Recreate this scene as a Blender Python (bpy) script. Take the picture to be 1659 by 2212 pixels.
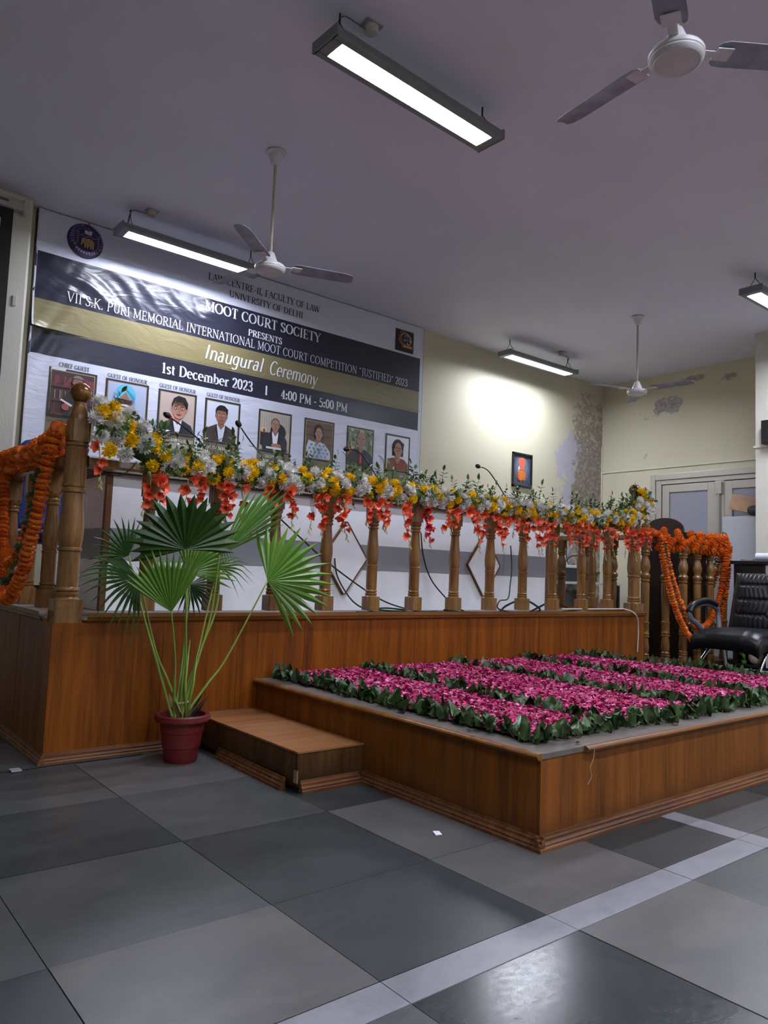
import bpy, bmesh, math, random
from mathutils import Vector, Matrix, Quaternion, noise

random.seed(7)
SC = bpy.context.scene
COL = SC.collection
PI = math.pi
for ob in list(bpy.data.objects):
    bpy.data.objects.remove(ob)

# ------------------------------------------------------------------ camera
cam_data = bpy.data.cameras.new('camera')
cam_data.sensor_fit = 'HORIZONTAL'
cam_data.sensor_width = 36.0
cam_data.lens = 1621.84 / 1659 * 36.0
cam_data.clip_start = 0.05
cam = bpy.data.objects.new('camera', cam_data)
COL.objects.link(cam)
YAW, PITCH, ROLL = 0.68093629, 0.08151291, 0.03798806
fwd = Vector((math.sin(YAW) * math.cos(PITCH), math.cos(YAW) * math.cos(PITCH), math.sin(PITCH)))
rgt = Vector((math.cos(YAW), -math.sin(YAW), 0))
upv = rgt.cross(fwd)
r2 = math.cos(ROLL) * rgt + math.sin(ROLL) * upv
u2 = -math.sin(ROLL) * rgt + math.cos(ROLL) * upv
mw = Matrix((r2, u2, -fwd)).transposed().to_4x4()
mw.translation = Vector((0, 0, 1.0))
cam.matrix_world = mw
SC.camera = cam

# ------------------------------------------------------------------ light and exposure
LAMP = 142.0            # strength of every ceiling panel diffuser
WORLD_GREY = 0.02
SC.view_settings.view_transform = 'Standard'
SC.view_settings.look = 'None'
SC.view_settings.gamma = 1.0
SC.view_settings.use_curve_mapping = False
SC.view_settings.exposure = 0.0
world = bpy.data.worlds.new('world')
SC.world = world
world.use_nodes = True
world.node_tree.nodes['Background'].inputs[0].default_value = (0.8, 0.85, 1.0, 1)
world.node_tree.nodes['Background'].inputs[1].default_value = WORLD_GREY

# ------------------------------------------------------------------ materials
def lin(c):
    return tuple(((x / 255 / 12.92) if x / 255 <= 0.04045 else ((x / 255 + 0.055) / 1.055) ** 2.4) for x in c) + (1.0,)

def new_mat(name):
    m = bpy.data.materials.new(name)
    m.use_nodes = True
    nt = m.node_tree
    b = nt.nodes['Principled BSDF']
    return m, nt, b

_flat = {}
def flat(rgb, rough=0.6, metal=0.0, name=None, spec=0.5, vary=0.0):
    k = (tuple(rgb), rough, metal, spec, vary)
    if k in _flat:
        return _flat[k]
    m, nt, b = new_mat(name or 'paint_%d_%d_%d' % tuple(rgb))
    b.inputs['Base Color'].default_value = lin(rgb)
    b.inputs['Roughness'].default_value = rough
    b.inputs['Metallic'].default_value = metal
    b.inputs['Specular IOR Level'].default_value = spec
    if vary:
        n = nt.nodes.new('ShaderNodeTexNoise'); n.inputs['Scale'].default_value = 9; n.inputs['Detail'].default_value = 5
        tc = nt.nodes.new('ShaderNodeTexCoord')
        nt.links.new(tc.outputs['Object'], n.inputs['Vector'])
        r = nt.nodes.new('ShaderNodeValToRGB')
        a = lin(rgb)
        r.color_ramp.elements[0].position = 0.3; r.color_ramp.elements[1].position = 0.7
        r.color_ramp.elements[0].color = tuple(max(0, x * (1 - vary)) for x in a[:3]) + (1,)
        r.color_ramp.elements[1].color = tuple(min(1, x * (1 + vary)) for x in a[:3]) + (1,)
        nt.links.new(n.outputs['Fac'], r.inputs['Fac'])
        nt.links.new(r.outputs['Color'], b.inputs['Base Color'])
    _flat[k] = m
    return m

def N(nt, kind, **kw):
    n = nt.nodes.new(kind)
    for k, v in kw.items():
        if k.startswith('i_'):
            n.inputs[k[2:].replace('_', ' ')].default_value = v
        else:
            setattr(n, k, v)
    return n

def ramp(nt, fac, stops, interp='LINEAR'):
    r = nt.nodes.new('ShaderNodeValToRGB')
    cr = r.color_ramp
    cr.interpolation = interp
    while len(cr.elements) < len(stops):
        cr.elements.new(0.5)
    for e, (p, c) in zip(cr.elements, stops):
        e.position = p
        e.color = c if len(c) == 4 else lin(c)
    nt.links.new(fac, r.inputs['Fac'])
    return r

def math_n(nt, op, a, b=None, clamp=False):
    n = nt.nodes.new('ShaderNodeMath'); n.operation = op; n.use_clamp = clamp
    for i, x in enumerate((a, b)):
        if x is None: continue
        if isinstance(x, (int, float)): n.inputs[i].default_value = x
        else: nt.links.new(x, n.inputs[i])
    return n.outputs[0]

def mixc(nt, fac, a, b):
    n = nt.nodes.new('ShaderNodeMix'); n.data_type = 'RGBA'
    nt.links.new(fac, n.inputs[0])
    for i, x in ((6, a), (7, b)):
        if isinstance(x, tuple): n.inputs[i].default_value = x
        else: nt.links.new(x, n.inputs[i])
    return n.outputs[2]

def wood(name, light, mid, dark, scale=(14, 14, 0.7), rough=0.4, bump=0.05, dirt=None):
    m, nt, b = new_mat(name)
    tc = N(nt, 'ShaderNodeTexCoord')
    oi = N(nt, 'ShaderNodeObjectInfo')
    add = N(nt, 'ShaderNodeVectorMath', operation='ADD')
    mul = N(nt, 'ShaderNodeVectorMath', operation='SCALE')
    comb = N(nt, 'ShaderNodeCombineXYZ')
    nt.links.new(oi.outputs['Random'], comb.inputs[0]); nt.links.new(oi.outputs['Random'], comb.inputs[1]); nt.links.new(oi.outputs['Random'], comb.inputs[2])
    nt.links.new(comb.outputs[0], mul.inputs[0]); mul.inputs['Scale'].default_value = 13.0
    nt.links.new(tc.outputs['Object'], add.inputs[0]); nt.links.new(mul.outputs[0], add.inputs[1])
    mp = N(nt, 'ShaderNodeMapping'); mp.inputs['Scale'].default_value = scale
    nt.links.new(add.outputs[0], mp.inputs['Vector'])
    n1 = N(nt, 'ShaderNodeTexNoise', i_Scale=1.6, i_Detail=6.0, i_Roughness=0.6, i_Distortion=0.6)
    n2 = N(nt, 'ShaderNodeTexNoise', i_Scale=9.0, i_Detail=4.0, i_Roughness=0.7)
    nt.links.new(mp.outputs[0], n1.inputs['Vector']); nt.links.new(mp.outputs[0], n2.inputs['Vector'])
    s = math_n(nt, 'ADD', math_n(nt, 'MULTIPLY', n1.outputs['Fac'], 0.65), math_n(nt, 'MULTIPLY', n2.outputs['Fac'], 0.35))
    r = ramp(nt, s, [(0.34, dark), (0.5, mid), (0.66, light)])
    colour = r.outputs['Color']
    if dirt:
        big = N(nt, 'ShaderNodeTexNoise', i_Scale=2.6, i_Detail=7.0, i_Roughness=0.65)
        nt.links.new(add.outputs[0], big.inputs['Vector'])
        sep = N(nt, 'ShaderNodeSeparateXYZ'); nt.links.new(tc.outputs['Object'], sep.inputs[0])
        low = math_n(nt, 'SUBTRACT', 1.0, math_n(nt, 'DIVIDE', sep.outputs[2], dirt), True)
        f = math_n(nt, 'MULTIPLY', math_n(nt, 'POWER', low, 1.6), math_n(nt, 'MULTIPLY', big.outputs['Fac'], 1.8), True)
        colour = mixc(nt, f, colour, lin((26, 19, 14)))
    nt.links.new(colour, b.inputs['Base Color'])
    b.inputs['Roughness'].default_value = rough
    b.inputs['Specular IOR Level'].default_value = 0.25 if rough > 0.3 else 0.5
    bp = N(nt, 'ShaderNodeBump', i_Strength=bump, i_Distance=0.01)
    nt.links.new(s, bp.inputs['Height']); nt.links.new(bp.outputs[0], b.inputs['Normal'])
    return m

W_PANEL = wood('teak_veneer', (142, 78, 10), (118, 62, 6), (80, 38, 3), (10, 10, 0.5), 0.45)
W_PLAT = wood('worn_veneer', (134, 78, 24), (114, 65, 17), (82, 44, 11), (10, 10, 0.5), 0.5, dirt=0.15)
W_STEP = wood('dirty_veneer', (108, 74, 42), (88, 58, 30), (58, 37, 20), (10, 10, 0.8), 0.5, dirt=0.22)
W_TREAD = wood('step_top_veneer', (148, 100, 62), (132, 88, 52), (106, 68, 38), (0.7, 9, 9), 0.5)
W_CAP = wood('cap_wood', (138, 92, 46), (116, 74, 34), (84, 50, 22), (0.6, 10, 10), 0.32)
W_BAL = wood('turned_teak', (146, 108, 64), (122, 86, 46), (84, 56, 28), (16, 16, 1.4), 0.25, 0.04)
W_BALL = wood('polished_ball', (128, 84, 36), (104, 64, 24), (62, 36, 14), (22, 22, 10), 0.16, 0.02)
W_MOLD = wood('skirting_wood', (126, 84, 52), (100, 62, 36), (58, 34, 20), (0.8, 12, 12), 0.5, 0.1)
W_DARK = wood('dark_lectern_wood', (46, 32, 26), (32, 22, 19), (20, 14, 13), (9, 9, 0.8), 0.35)
W_CARVE = wood('carved_gilt_wood', (120, 86, 52), (88, 58, 32), (46, 28, 16), (9, 14, 14), 0.4)
W_STRIP = wood('bench_strip', (128, 90, 60), (104, 70, 44), (74, 48, 28), (14, 14, 0.8), 0.4)
PLAT_TOP = flat((96, 88, 82), 0.55, name='grey_laminate', vary=0.18)

BLACK = flat((14, 14, 15), 0.45)
BLACKG = flat((18, 18, 20), 0.3)
LEATHER = flat((17, 19, 24), 0.38, name='black_leather')
CHROME = flat((200, 205, 210), 0.15, 1.0, name='chrome')
WHITE = flat((226, 226, 226), 0.45)
FANW = flat((214, 212, 216), 0.4, name='fan_white', vary=0.12)
FANDUST = flat((150, 153, 170), 0.55, name='dusty_fan_blade', vary=0.25)
HOUSE = flat((122, 128, 132), 0.5, name='lamp_housing_grey')
WIRE = flat((40, 38, 38), 0.5)
GREYWIRE = flat((120, 116, 112), 0.6)

# ------------------------------------------------------------------ mesh helper
class MB:
    def __init__(s):
        s.v = []; s.f = []; s.m = []
    def add(s, vs, fs, mat=0):
        o = len(s.v)
        s.v += [tuple(p) for p in vs]
        s.f += [tuple(i + o for i in f) for f in fs]
        s.m += [mat] * len(fs)
        return s
    def box(s, x0, x1, y0, y1, z0, z1, mat=0):
        vs = [(x, y, z) for z in (z0, z1) for y in (y0, y1) for x in (x0, x1)]
        return s.add(vs, [(0, 2, 3, 1), (4, 5, 7, 6), (0, 1, 5, 4), (2, 6, 7, 3), (0, 4, 6, 2), (1, 3, 7, 5)], mat)
    def prism(s, poly, a, b, axis='y', mat=0):
        n = len(poly)
        def P(p, t):
            return {'x': (t, p[0], p[1]), 'y': (p[0], t, p[1]), 'z': (p[0], p[1], t)}[axis]
        vs = [P(p, a) for p in poly] + [P(p, b) for p in poly]
        fs = [tuple(range(n))[::-1], tuple(range(n, 2 * n))] + [(i, (i + 1) % n, n + (i + 1) % n, n + i) for i in range(n)]
        return s.add(vs, fs, mat)
    def lathe(s, prof, seg=20, c=(0, 0, 0), mat=0, square=False):
        vs = []; fs = []
        for r, z in prof:
            for k in range(seg):
                a = 2 * PI * k / seg
                vs.append((c[0] + r * math.cos(a), c[1] + r * math.sin(a), c[2] + z))
        for i in range(len(prof) - 1):
            for k in range(seg):
                fs.append((i * seg + k, i * seg + (k + 1) % seg, (i + 1) * seg + (k + 1) % seg, (i + 1) * seg + k))
        if prof[0][0] > 1e-5: fs.append(tuple(range(seg))[::-1])
        if prof[-1][0] > 1e-5: fs.append(tuple(range((len(prof) - 1) * seg, len(prof) * seg)))
        return s.add(vs, fs, mat)
    def tube(s, pts, r, seg=8, mat=0):
        pts = [Vector(p) for p in pts]
        rr = r if isinstance(r, (list, tuple)) else [r] * len(pts)
        vs = []; fs = []
        prev = None
        for i, p in enumerate(pts):
            t = (pts[min(i + 1, len(pts) - 1)] - pts[max(i - 1, 0)]).normalized()
            if prev is None:
                a = t.orthogonal().normalized()
            else:
                a = (prev - t * prev.dot(t))
                a = a.normalized() if a.length > 1e-6 else t.orthogonal().normalized()
            prev = a
            b = t.cross(a)
            for k in range(seg):
                w = 2 * PI * k / seg
                vs.append(p + (a * math.cos(w) + b * math.sin(w)) * rr[i])
        for i in range(len(pts) - 1):
            for k in range(seg):
                fs.append((i * seg + k, i * seg + (k + 1) % seg, (i + 1) * seg + (k + 1) % seg, (i + 1) * seg + k))
        fs.append(tuple(range(seg))[::-1]); fs.append(tuple(range((len(pts) - 1) * seg, len(pts) * seg)))
        return s.add(vs, fs, mat)
    def ball(s, c, r, nu=16, nv=10, mat=0, e=1.0, rot=None):
        if isinstance(r, (int, float)): r = (r, r, r)
        def sp(x): return math.copysign(abs(x) ** e, x)
        vs = []; fs = []
        for j in range(nv + 1):
            ph = -PI / 2 + PI * j / nv
            for k in range(nu):
                th = 2 * PI * k / nu
                p = Vector((r[0] * sp(math.cos(ph)) * sp(math.cos(th)), r[1] * sp(math.cos(ph)) * sp(math.sin(th)), r[2] * sp(math.sin(ph))))
                if rot: p = rot @ p
                vs.append(p + Vector(c))
        for j in range(nv):
            for k in range(nu):
                fs.append((j * nu + k, j * nu + (k + 1) % nu, (j + 1) * nu + (k + 1) % nu, (j + 1) * nu + k))
        return s.add(vs, fs, mat)
    def mesh(s, name, mats, smooth=False, bevel=0.0, weld=False):
        me = bpy.data.meshes.new(name)
        me.from_pydata(s.v, [], s.f)
        for m in (mats if isinstance(mats, (list, tuple)) else [mats]):
            me.materials.append(m)
        me.polygons.foreach_set('material_index', s.m)
        bm = None
        if bevel or weld:
            bm = bmesh.new(); bm.from_mesh(me)
            if weld: bmesh.ops.remove_doubles(bm, verts=bm.verts, dist=1e-5)
            if bevel:
                es = [e for e in bm.edges if len(e.link_faces) == 2 and e.calc_face_angle(0) > 0.6]
                bmesh.ops.bevel(bm, geom=es, offset=bevel, segments=2, profile=0.6, affect='EDGES', clamp_overlap=True)
            bm.to_mesh(me); bm.free()
        if smooth:
            me.polygons.foreach_set('use_smooth', [True] * len(me.polygons))
            try: me.set_sharp_from_angle(angle=math.radians(38 if smooth is True else smooth))
            except Exception: pass
        me.update()
        return me

def org(o):
    v = Vector((0, 0, 0))
    while o is not None:
        v += o.location
        o = o.parent
    return v

def link(name, me, parent=None):
    o = bpy.data.objects.new(name, me)
    COL.objects.link(o)
    if parent is not None: o.parent = parent
    return o

def part(name, mb, mats, parent=None, smooth=False, bevel=0.0, local=False, label=None, weld=False, stuff=False):
    if parent is not None and not local:
        w = org(parent)
        mb.v = [(x - w.x, y - w.y, z - w.z) for x, y, z in mb.v]
    o = link(name, mb.mesh(name, mats, smooth, bevel, weld), parent)
    if label: o['label'] = label
    if stuff: o['kind'] = 'stuff'
    return o

def tag(o, label, cat, group=None):
    o['label'] = label; o['category'] = cat
    if group: o['group'] = group
    return o

def thing(name, label, cat, loc=(0, 0, 0), rz=0.0, group=None):
    o = link(name, None)
    o.location = loc; o.rotation_euler = (0, 0, rz)
    o.empty_display_size = 0.1
    return tag(o, label, cat, group)

def solo(name, mb, mats, label, cat, group=None, **kw):
    return tag(part(name, mb, mats, None, **kw), label, cat, group)

def structure(name, mb, mats, parent=None, **kw):
    o = part(name, mb, mats, parent, **kw)
    if parent is None: o['kind'] = 'structure'
    return o

def copy_tree(o, parent=None):
    c = o.copy()
    COL.objects.link(c)
    c.parent = parent
    for ch in list(o.children):
        copy_tree(ch, c)
    return c

def place(name, me, parent, loc, q=None, sc=1.0):
    o = link(name, me, parent)
    o.rotation_mode = 'QUATERNION'
    o.location = Vector(loc) - org(parent)
    if q is not None: o.rotation_quaternion = q
    o.scale = (sc, sc, sc) if isinstance(sc, (int, float)) else sc
    return o

def spline(pts, n=8):
    P = [Vector(p) for p in pts]
    out = []
    for i in range(len(P) - 1):
        p0 = P[max(i - 1, 0)]; p1 = P[i]; p2 = P[i + 1]; p3 = P[min(i + 2, len(P) - 1)]
        for k in range(n):
            t = k / n
            out.append(0.5 * ((2 * p1) + (p2 - p0) * t + (2 * p0 - 5 * p1 + 4 * p2 - p3) * t * t + (3 * p1 - p0 - 3 * p2 + p3) * t ** 3))
    out.append(P[-1])
    return out

def resample(pts, step):
    out = [(pts[0].copy(), (pts[1] - pts[0]).normalized())]
    acc = 0.0
    for a, b in zip(pts[:-1], pts[1:]):
        L = (b - a).length
        if L < 1e-9: continue
        d = step - acc
        while d <= L:
            out.append((a + (b - a) * (d / L), (b - a).normalized()))
            d += step
        acc = L - (d - step)
    return out

def frame_q(zaxis, up=Vector((0, 0, 1)), roll=0.0):
    z = Vector(zaxis).normalized()
    x = Vector(up).cross(z)
    if x.length < 1e-4: x = z.orthogonal()
    x.normalize(); y = z.cross(x)
    q = Matrix((x, y, z)).transposed().to_quaternion()
    return q @ Quaternion((0, 0, 1), roll)

# ------------------------------------------------------------------ the setting
ZC = 3.85          # ceiling
YB = 6.42          # back wall face
XR = 9.24          # right wall face
XL, YF = -3.6, -4.2

def stone(name, a, b_, c, ra=0.28, rb=0.42):
    m, nt, b = new_mat(name)
    tc = N(nt, 'ShaderNodeTexCoord'); oi = N(nt, 'ShaderNodeObjectInfo')
    n1 = N(nt, 'ShaderNodeTexNoise', i_Scale=3.2, i_Detail=8.0, i_Roughness=0.65, i_Distortion=0.5)
    n2 = N(nt, 'ShaderNodeTexNoise', i_Scale=28.0, i_Detail=6.0, i_Roughness=0.75)
    mp = N(nt, 'ShaderNodeMapping'); mp.inputs['Scale'].default_value = (1, 1.8, 1)
    nt.links.new(tc.outputs['Object'], mp.inputs[0])
    nt.links.new(mp.outputs[0], n1.inputs['Vector']); nt.links.new(mp.outputs[0], n2.inputs['Vector'])
    s = math_n(nt, 'ADD', math_n(nt, 'MULTIPLY', n1.outputs['Fac'], 0.7), math_n(nt, 'MULTIPLY', n2.outputs['Fac'], 0.3))
    r = ramp(nt, s, [(0.32, a), (0.5, b_), (0.7, c)])
    nt.links.new(r.outputs[0], b.inputs['Base Color'])
    rr = ramp(nt, n2.outputs['Fac'], [(0.3, (ra,) * 3 + (1,)), (0.7, (rb,) * 3 + (1,))])
    nt.links.new(rr.outputs[0], b.inputs['Roughness'])
    bp = N(nt, 'ShaderNodeBump', i_Strength=0.10, i_Distance=0.004)
    nt.links.new(s, bp.inputs['Height']); nt.links.new(bp.outputs[0], b.inputs['Normal'])
    return m
ST_DARK = stone('slate_dark', (39, 43, 45), (47, 52, 54), (57, 63, 64))
ST_GLOSS = stone('slate_polished', (38, 43, 45), (46, 52, 54), (56, 62, 63), 0.15, 0.26)
ST_MID = stone('slate_mid', (56, 59, 61), (66, 69, 70), (76, 78, 78))
ST_LIGHT = stone('slate_light', (70, 70, 71), (83, 82, 82), (94, 92, 91))
MARBLE = stone('white_marble_strip', (100, 100, 106), (124, 124, 131), (137, 137, 144))
JOINT = flat((58, 58, 58), 0.8, name='joint_grout')

fl = MB().box(XL, 12, YF, YB + 0.3, -0.1, -0.006)
floor = structure('floor', fl, JOINT)
xs = [-1.93, -1.295, -0.66, -0.025, 0.609, 1.244, 1.885, 2.52, 3.065, 3.183, 3.82, 4.455, 5.09, 5.725, 6.36, 7.0, 7.64, 8.28, 8.92, 9.6]
ys = [-1.8, -1.17, -0.535, 0.1, 0.732, 1.364, 1.480, 1.998, 2.63, 3.262, 3.893, 4.525, 5.16, 5.8, 6.42]
tone = {(4, 7): 1, (4, 8): 0, (5, 9): 2, (5, 8): 1, (6, 8): 0, (5, 7): 0, (6, 7): 2, (5, 6): 0, (4, 6): 2, (6, 6): 2, (7, 6): 0, (3, 7): 1, (3, 6): 0,
        (5, 4): 2, (5, 5): 2, (6, 4): 1, (4, 4): 1, (7, 4): 1, (3, 4): 2, (4, 9): 1, (3, 8): 2, (3, 9): 0, (8, 4): 1, (9, 4): 0, (10, 4): 1, (10, 6): 0, (9, 6): 1, (4, 10): 2, (3, 10): 1}
tone[(5, 4)] = 0; tone[(6, 4)] = 2; tone[(4, 4)] = 1; tone[(3, 4)] = 0
for i in range(len(xs) - 1):
    for j in range(len(ys) - 1):
        x0, x1, y0, y1 = xs[i], xs[i + 1], ys[j], ys[j + 1]
        strip = (j == 5 and i <= 8) or (i == 8 and 5 <= j <= 6)
        if i == 8 and j not in (5, 6) : x0 = xs[8]
        if x0 > 2.35 and x1 < 5.6 and y0 > 1.9: continue          # under the low platform
        if y0 > 4.05 and 1.15 < x0 and x1 < 6.4: continue         # under the stage
        if i > 10 and j < 2: continue
        g = 0.0012 + 0.0006 * random.random()
        z = random.uniform(-0.0008, 0.0008)
        if strip: m = MARBLE
        else: m = (ST_DARK, ST_MID, ST_LIGHT)[tone.get((i, j), random.choice((0, 1, 1, 2)))]
        if (i, j) == (5, 4): m = ST_GLOSS
        t = MB().box(x0 + g, x1 - g, y0 + g, y1 - g, -0.02, z)
        part('marble_strip' if strip else 'tile', t, m, floor)

def painted_wall(name, base, damp=None):
    m, nt, b = new_mat(name)
    tc = N(nt, 'ShaderNodeTexCoord')
    P = tc.outputs['Object']
    big = N(nt, 'ShaderNodeTexNoise', i_Scale=1.3, i_Detail=5.0); nt.links.new(P, big.inputs['Vector'])
    fine = N(nt, 'ShaderNodeTexNoise', i_Scale=60.0, i_Detail=3.0); nt.links.new(P, fine.inputs['Vector'])
    a = lin(base)
    r = ramp(nt, big.outputs['Fac'], [(0.3, tuple(x * 0.94 for x in a[:3]) + (1,)), (0.7, a)])
    colour = r.outputs[0]
    height = fine.outputs['Fac']
    if damp:
        sep = N(nt, 'ShaderNodeSeparateXYZ'); nt.links.new(P, sep.inputs[0])
        mid = N(nt, 'ShaderNodeTexNoise', i_Scale=3.2, i_Detail=9.0, i_Roughness=0.62); nt.links.new(P, mid.inputs['Vector'])
        spk = N(nt, 'ShaderNodeTexNoise', i_Scale=16.0, i_Detail=9.0, i_Roughness=0.72); nt.links.new(P, spk.inputs['Vector'])
        plaster = ramp(nt, spk.outputs['Fac'], [(0.33, (98, 88, 80)), (0.45, (132, 122, 112)), (0.55, (164, 154, 142)), (0.66, (188, 180, 166))]).outputs[0]
        putty = lin((182, 180, 190))
        colour, height = damp(nt, P, sep, mid, spk, colour, plaster, putty, height)
    nt.links.new(colour, b.inputs['Base Color'])
    b.inputs['Roughness'].default_value = 0.62
    b.inputs['Specular IOR Level'].default_value = 0.3
    bp = N(nt, 'ShaderNodeBump', i_Strength=0.12, i_Distance=0.01)
    nt.links.new(height, bp.inputs['Height']); nt.links.new(bp.outputs[0], b.inputs['Normal'])
    return m

def gauss(nt, sep, iu, iv, cu, cv, su, sv):
    du = math_n(nt, 'DIVIDE', math_n(nt, 'SUBTRACT', sep.outputs[iu], cu), su)
    dv = math_n(nt, 'DIVIDE', math_n(nt, 'SUBTRACT', sep.outputs[iv], cv), sv)
    d2 = math_n(nt, 'ADD', math_n(nt, 'MULTIPLY', du, du), math_n(nt, 'MULTIPLY', dv, dv))
    return math_n(nt, 'POWER', 2.718, math_n(nt, 'MULTIPLY', d2, -1.0))

def step_n(nt, x, lo, hi):
    n = N(nt, 'ShaderNodeMapRange', interpolation_type='SMOOTHSTEP'); n.clamp = True
    nt.links.new(x, n.inputs[0]); n.inputs[1].default_value = lo; n.inputs[2].default_value = hi
    return n.outputs[0]

def damp_back(nt, P, sep, mid, spk, colour, plaster, putty, height):
    # paint gone in a tall strip beside the corner: filler edge on the left, rough plaster next to the corner
    x = sep.outputs[0]; z = sep.outputs[2]
    w = math_n(nt, 'MULTIPLY', math_n(nt, 'SUBTRACT', mid.outputs['Fac'], 0.5), 1.0)
    lower = step_n(nt, math_n(nt, 'ADD', z, w), 3.12, 2.92)
    edge = math_n(nt, 'ADD', math_n(nt, 'ADD', x, w), math_n(nt, 'MULTIPLY', math_n(nt, 'SUBTRACT', 2.5, z), 0.03))
    f_putty = math_n(nt, 'MULTIPLY', step_n(nt, edge, 8.30, 8.33), lower)
    upper = step_n(nt, math_n(nt, 'ADD', z, math_n(nt, 'MULTIPLY', w, 1.4)), 3.62, 3.42)
    spots = step_n(nt, math_n(nt, 'ADD', spk.outputs['Fac'], math_n(nt, 'MULTIPLY', math_n(nt, 'SUBTRACT', 3.0, z), 0.10)), 0.44, 0.47)
    f_pl = math_n(nt, 'MULTIPLY', math_n(nt, 'MULTIPLY', step_n(nt, edge, 8.50, 8.60), upper), spots)
    c = mixc(nt, f_putty, colour, putty)
    c = mixc(nt, f_pl, c, plaster)
    h = math_n(nt, 'SUBTRACT', math_n(nt, 'MULTIPLY', spk.outputs['Fac'], math_n(nt, 'MULTIPLY', f_pl, 1.5)), math_n(nt, 'MULTIPLY', f_putty, 0.8))
    return c, math_n(nt, 'ADD', h, math_n(nt, 'MULTIPLY', height, 0.15))

def damp_right(nt, P, sep, mid, spk, colour, plaster, putty, height):
    g = None
    for (cy, cz, sy, sz, k) in ((5.35, 3.42, 0.42, 0.22, 1.0), (4.95, 3.72, 0.5, 0.10, 0.9), (4.55, 3.64, 0.28, 0.12, 0.95), (5.75, 3.3, 0.22, 0.3, 0.8), (5.72, 2.76, 0.1, 0.16, 0.95), (6.2, 3.3, 0.18, 0.5, 0.7)):
        q = math_n(nt, 'MULTIPLY', gauss(nt, sep, 1, 2, cy, cz, sy, sz), k)
        g = q if g is None else math_n(nt, 'MAXIMUM', g, q)
    v = math_n(nt, 'ADD', math_n(nt, 'MULTIPLY', g, 0.36), math_n(nt, 'MULTIPLY', mid.outputs['Fac'], 0.62))
    v = math_n(nt, 'ADD', v, math_n(nt, 'MULTIPLY', math_n(nt, 'SUBTRACT', spk.outputs['Fac'], 0.5), 0.35))
    f = step_n(nt, v, 0.61, 0.64)
    grey = mixc(nt, 0.5 if False else step_n(nt, spk.outputs['Fac'], 0.4, 0.6), lin((138, 130, 130)), lin((168, 160, 156)))
    c = mixc(nt, f, colour, grey)
    h = math_n(nt, 'SUBTRACT', math_n(nt, 'MULTIPLY', height, 0.15), f)
    return c, h

CREAM = (204, 199, 174)
WALL_B = painted_wall('cream_wall_back', CREAM, damp_back)
WALL_R = painted_wall('cream_wall_right', CREAM, damp_right)
WALL = painted_wall('cream_wall', CREAM)
WALLPIL = painted_wall('pale_pilaster_paint', (208, 206, 194))
CEIL = painted_wall('ceiling_paint', (226, 227, 246))

structure('ceiling', MB().box(XL - 0.2, 12, YF - 0.2, YB + 0.3, ZC, ZC + 0.2), CEIL)
wb = structure('wall_back', MB().box(XL - 0.2, 12, YB, YB + 0.2, -0.1, ZC + 0.1), WALL_B)
part('pilaster', MB().box(XL, 1.385, YB - 0.17, YB + 0.01, 0, ZC), WALLPIL, wb, bevel=0.02)
wr = structure('wall_right', MB().box(XR, XR + 0.2, 5.58, YB + 0.1, -0.1, ZC + 0.1).box(XR, XR + 0.2, YF, 3.3, -0.1, ZC + 0.1).box(XR, XR + 0.2, 3.3, 5.58, 2.44, ZC + 0.1), WALL_R)
part('pilaster', MB().box(8.41, XR + 0.1, 2.4, 3.845, 0, ZC), WALLPIL, wr, bevel=0.008)
structure('wall_left', MB().box(XL - 0.2, XL, YF - 0.2, YB + 0.2, -0.1, ZC + 0.1), WALL)
structure('wall_front', MB().box(XL - 0.2, 12, YF - 0.2, YF, -0.1, ZC + 0.1), WALL)
CONDUIT = flat((206, 202, 182), 0.45)
structure('trim_1', MB().box(XR - 0.018, XR, 3.845, YB, 2.555, 2.578), CONDUIT, bevel=0.004)
structure('trim_2', MB().box(8.41 - 0.018, 8.41, 2.4, 3.86, 2.545, 2.57), CONDUIT, bevel=0.004)
structure('trim_3', MB().box(XR - 0.02, XR, YB - 0.02, YB, 0.7, 2.95), CONDUIT)

# grey aluminium double door in the right wall
ALU = flat((176, 170, 160), 0.4, 0.35, name='aluminium_frame')
GLASS, gnt, gb = new_mat('frosted_glass')
gb.inputs['Base Color'].default_value = lin((150, 152, 166)); gb.inputs['Roughness'].default_value = 0.35
gb.inputs['Transmission Weight'].default_value = 0.12
dr = structure('door_1', MB().box(XR - 0.05, XR + 0.06, 5.54, 5.61, 0, 2.47).box(XR - 0.05, XR + 0.06, 3.4, 5.54, 2.39, 2.47), ALU, bevel=0.006)
part('inner_frame', MB().box(XR - 0.03, XR + 0.08, 5.46, 5.54, 0, 2.39).box(XR - 0.03, XR + 0.08, 3.4, 5.46, 2.33, 2.39), ALU, dr, bevel=0.005)
for (a, b_) in ((4.72, 5.45), (3.8, 4.60)):
    lf = part('door_leaf', MB().box(XR - 0.02, XR + 0.03, b_ - 0.1, b_, 0.02, 2.32).box(XR - 0.02, XR + 0.03, a, a + 0.1, 0.02, 2.32)
              .box(XR - 0.02, XR + 0.03, a + 0.1, b_ - 0.1, 2.22, 2.32).box(XR - 0.02, XR + 0.03, a + 0.1, b_ - 0.1, 0.86, 1.0).box(XR - 0.02, XR + 0.03, a + 0.1, b_ - 0.1, 0.02, 0.2), ALU, dr, bevel=0.004)
    part('glass_pane', MB().box(XR + 0.0, XR + 0.012, a + 0.1, b_ - 0.1, 1.0, 2.22), GLASS, lf)
    part('lower_panel', MB().box(XR + 0.0, XR + 0.012, a + 0.1, b_ - 0.1, 0.2, 0.86), flat((168, 166, 168), 0.5), lf)
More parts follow.
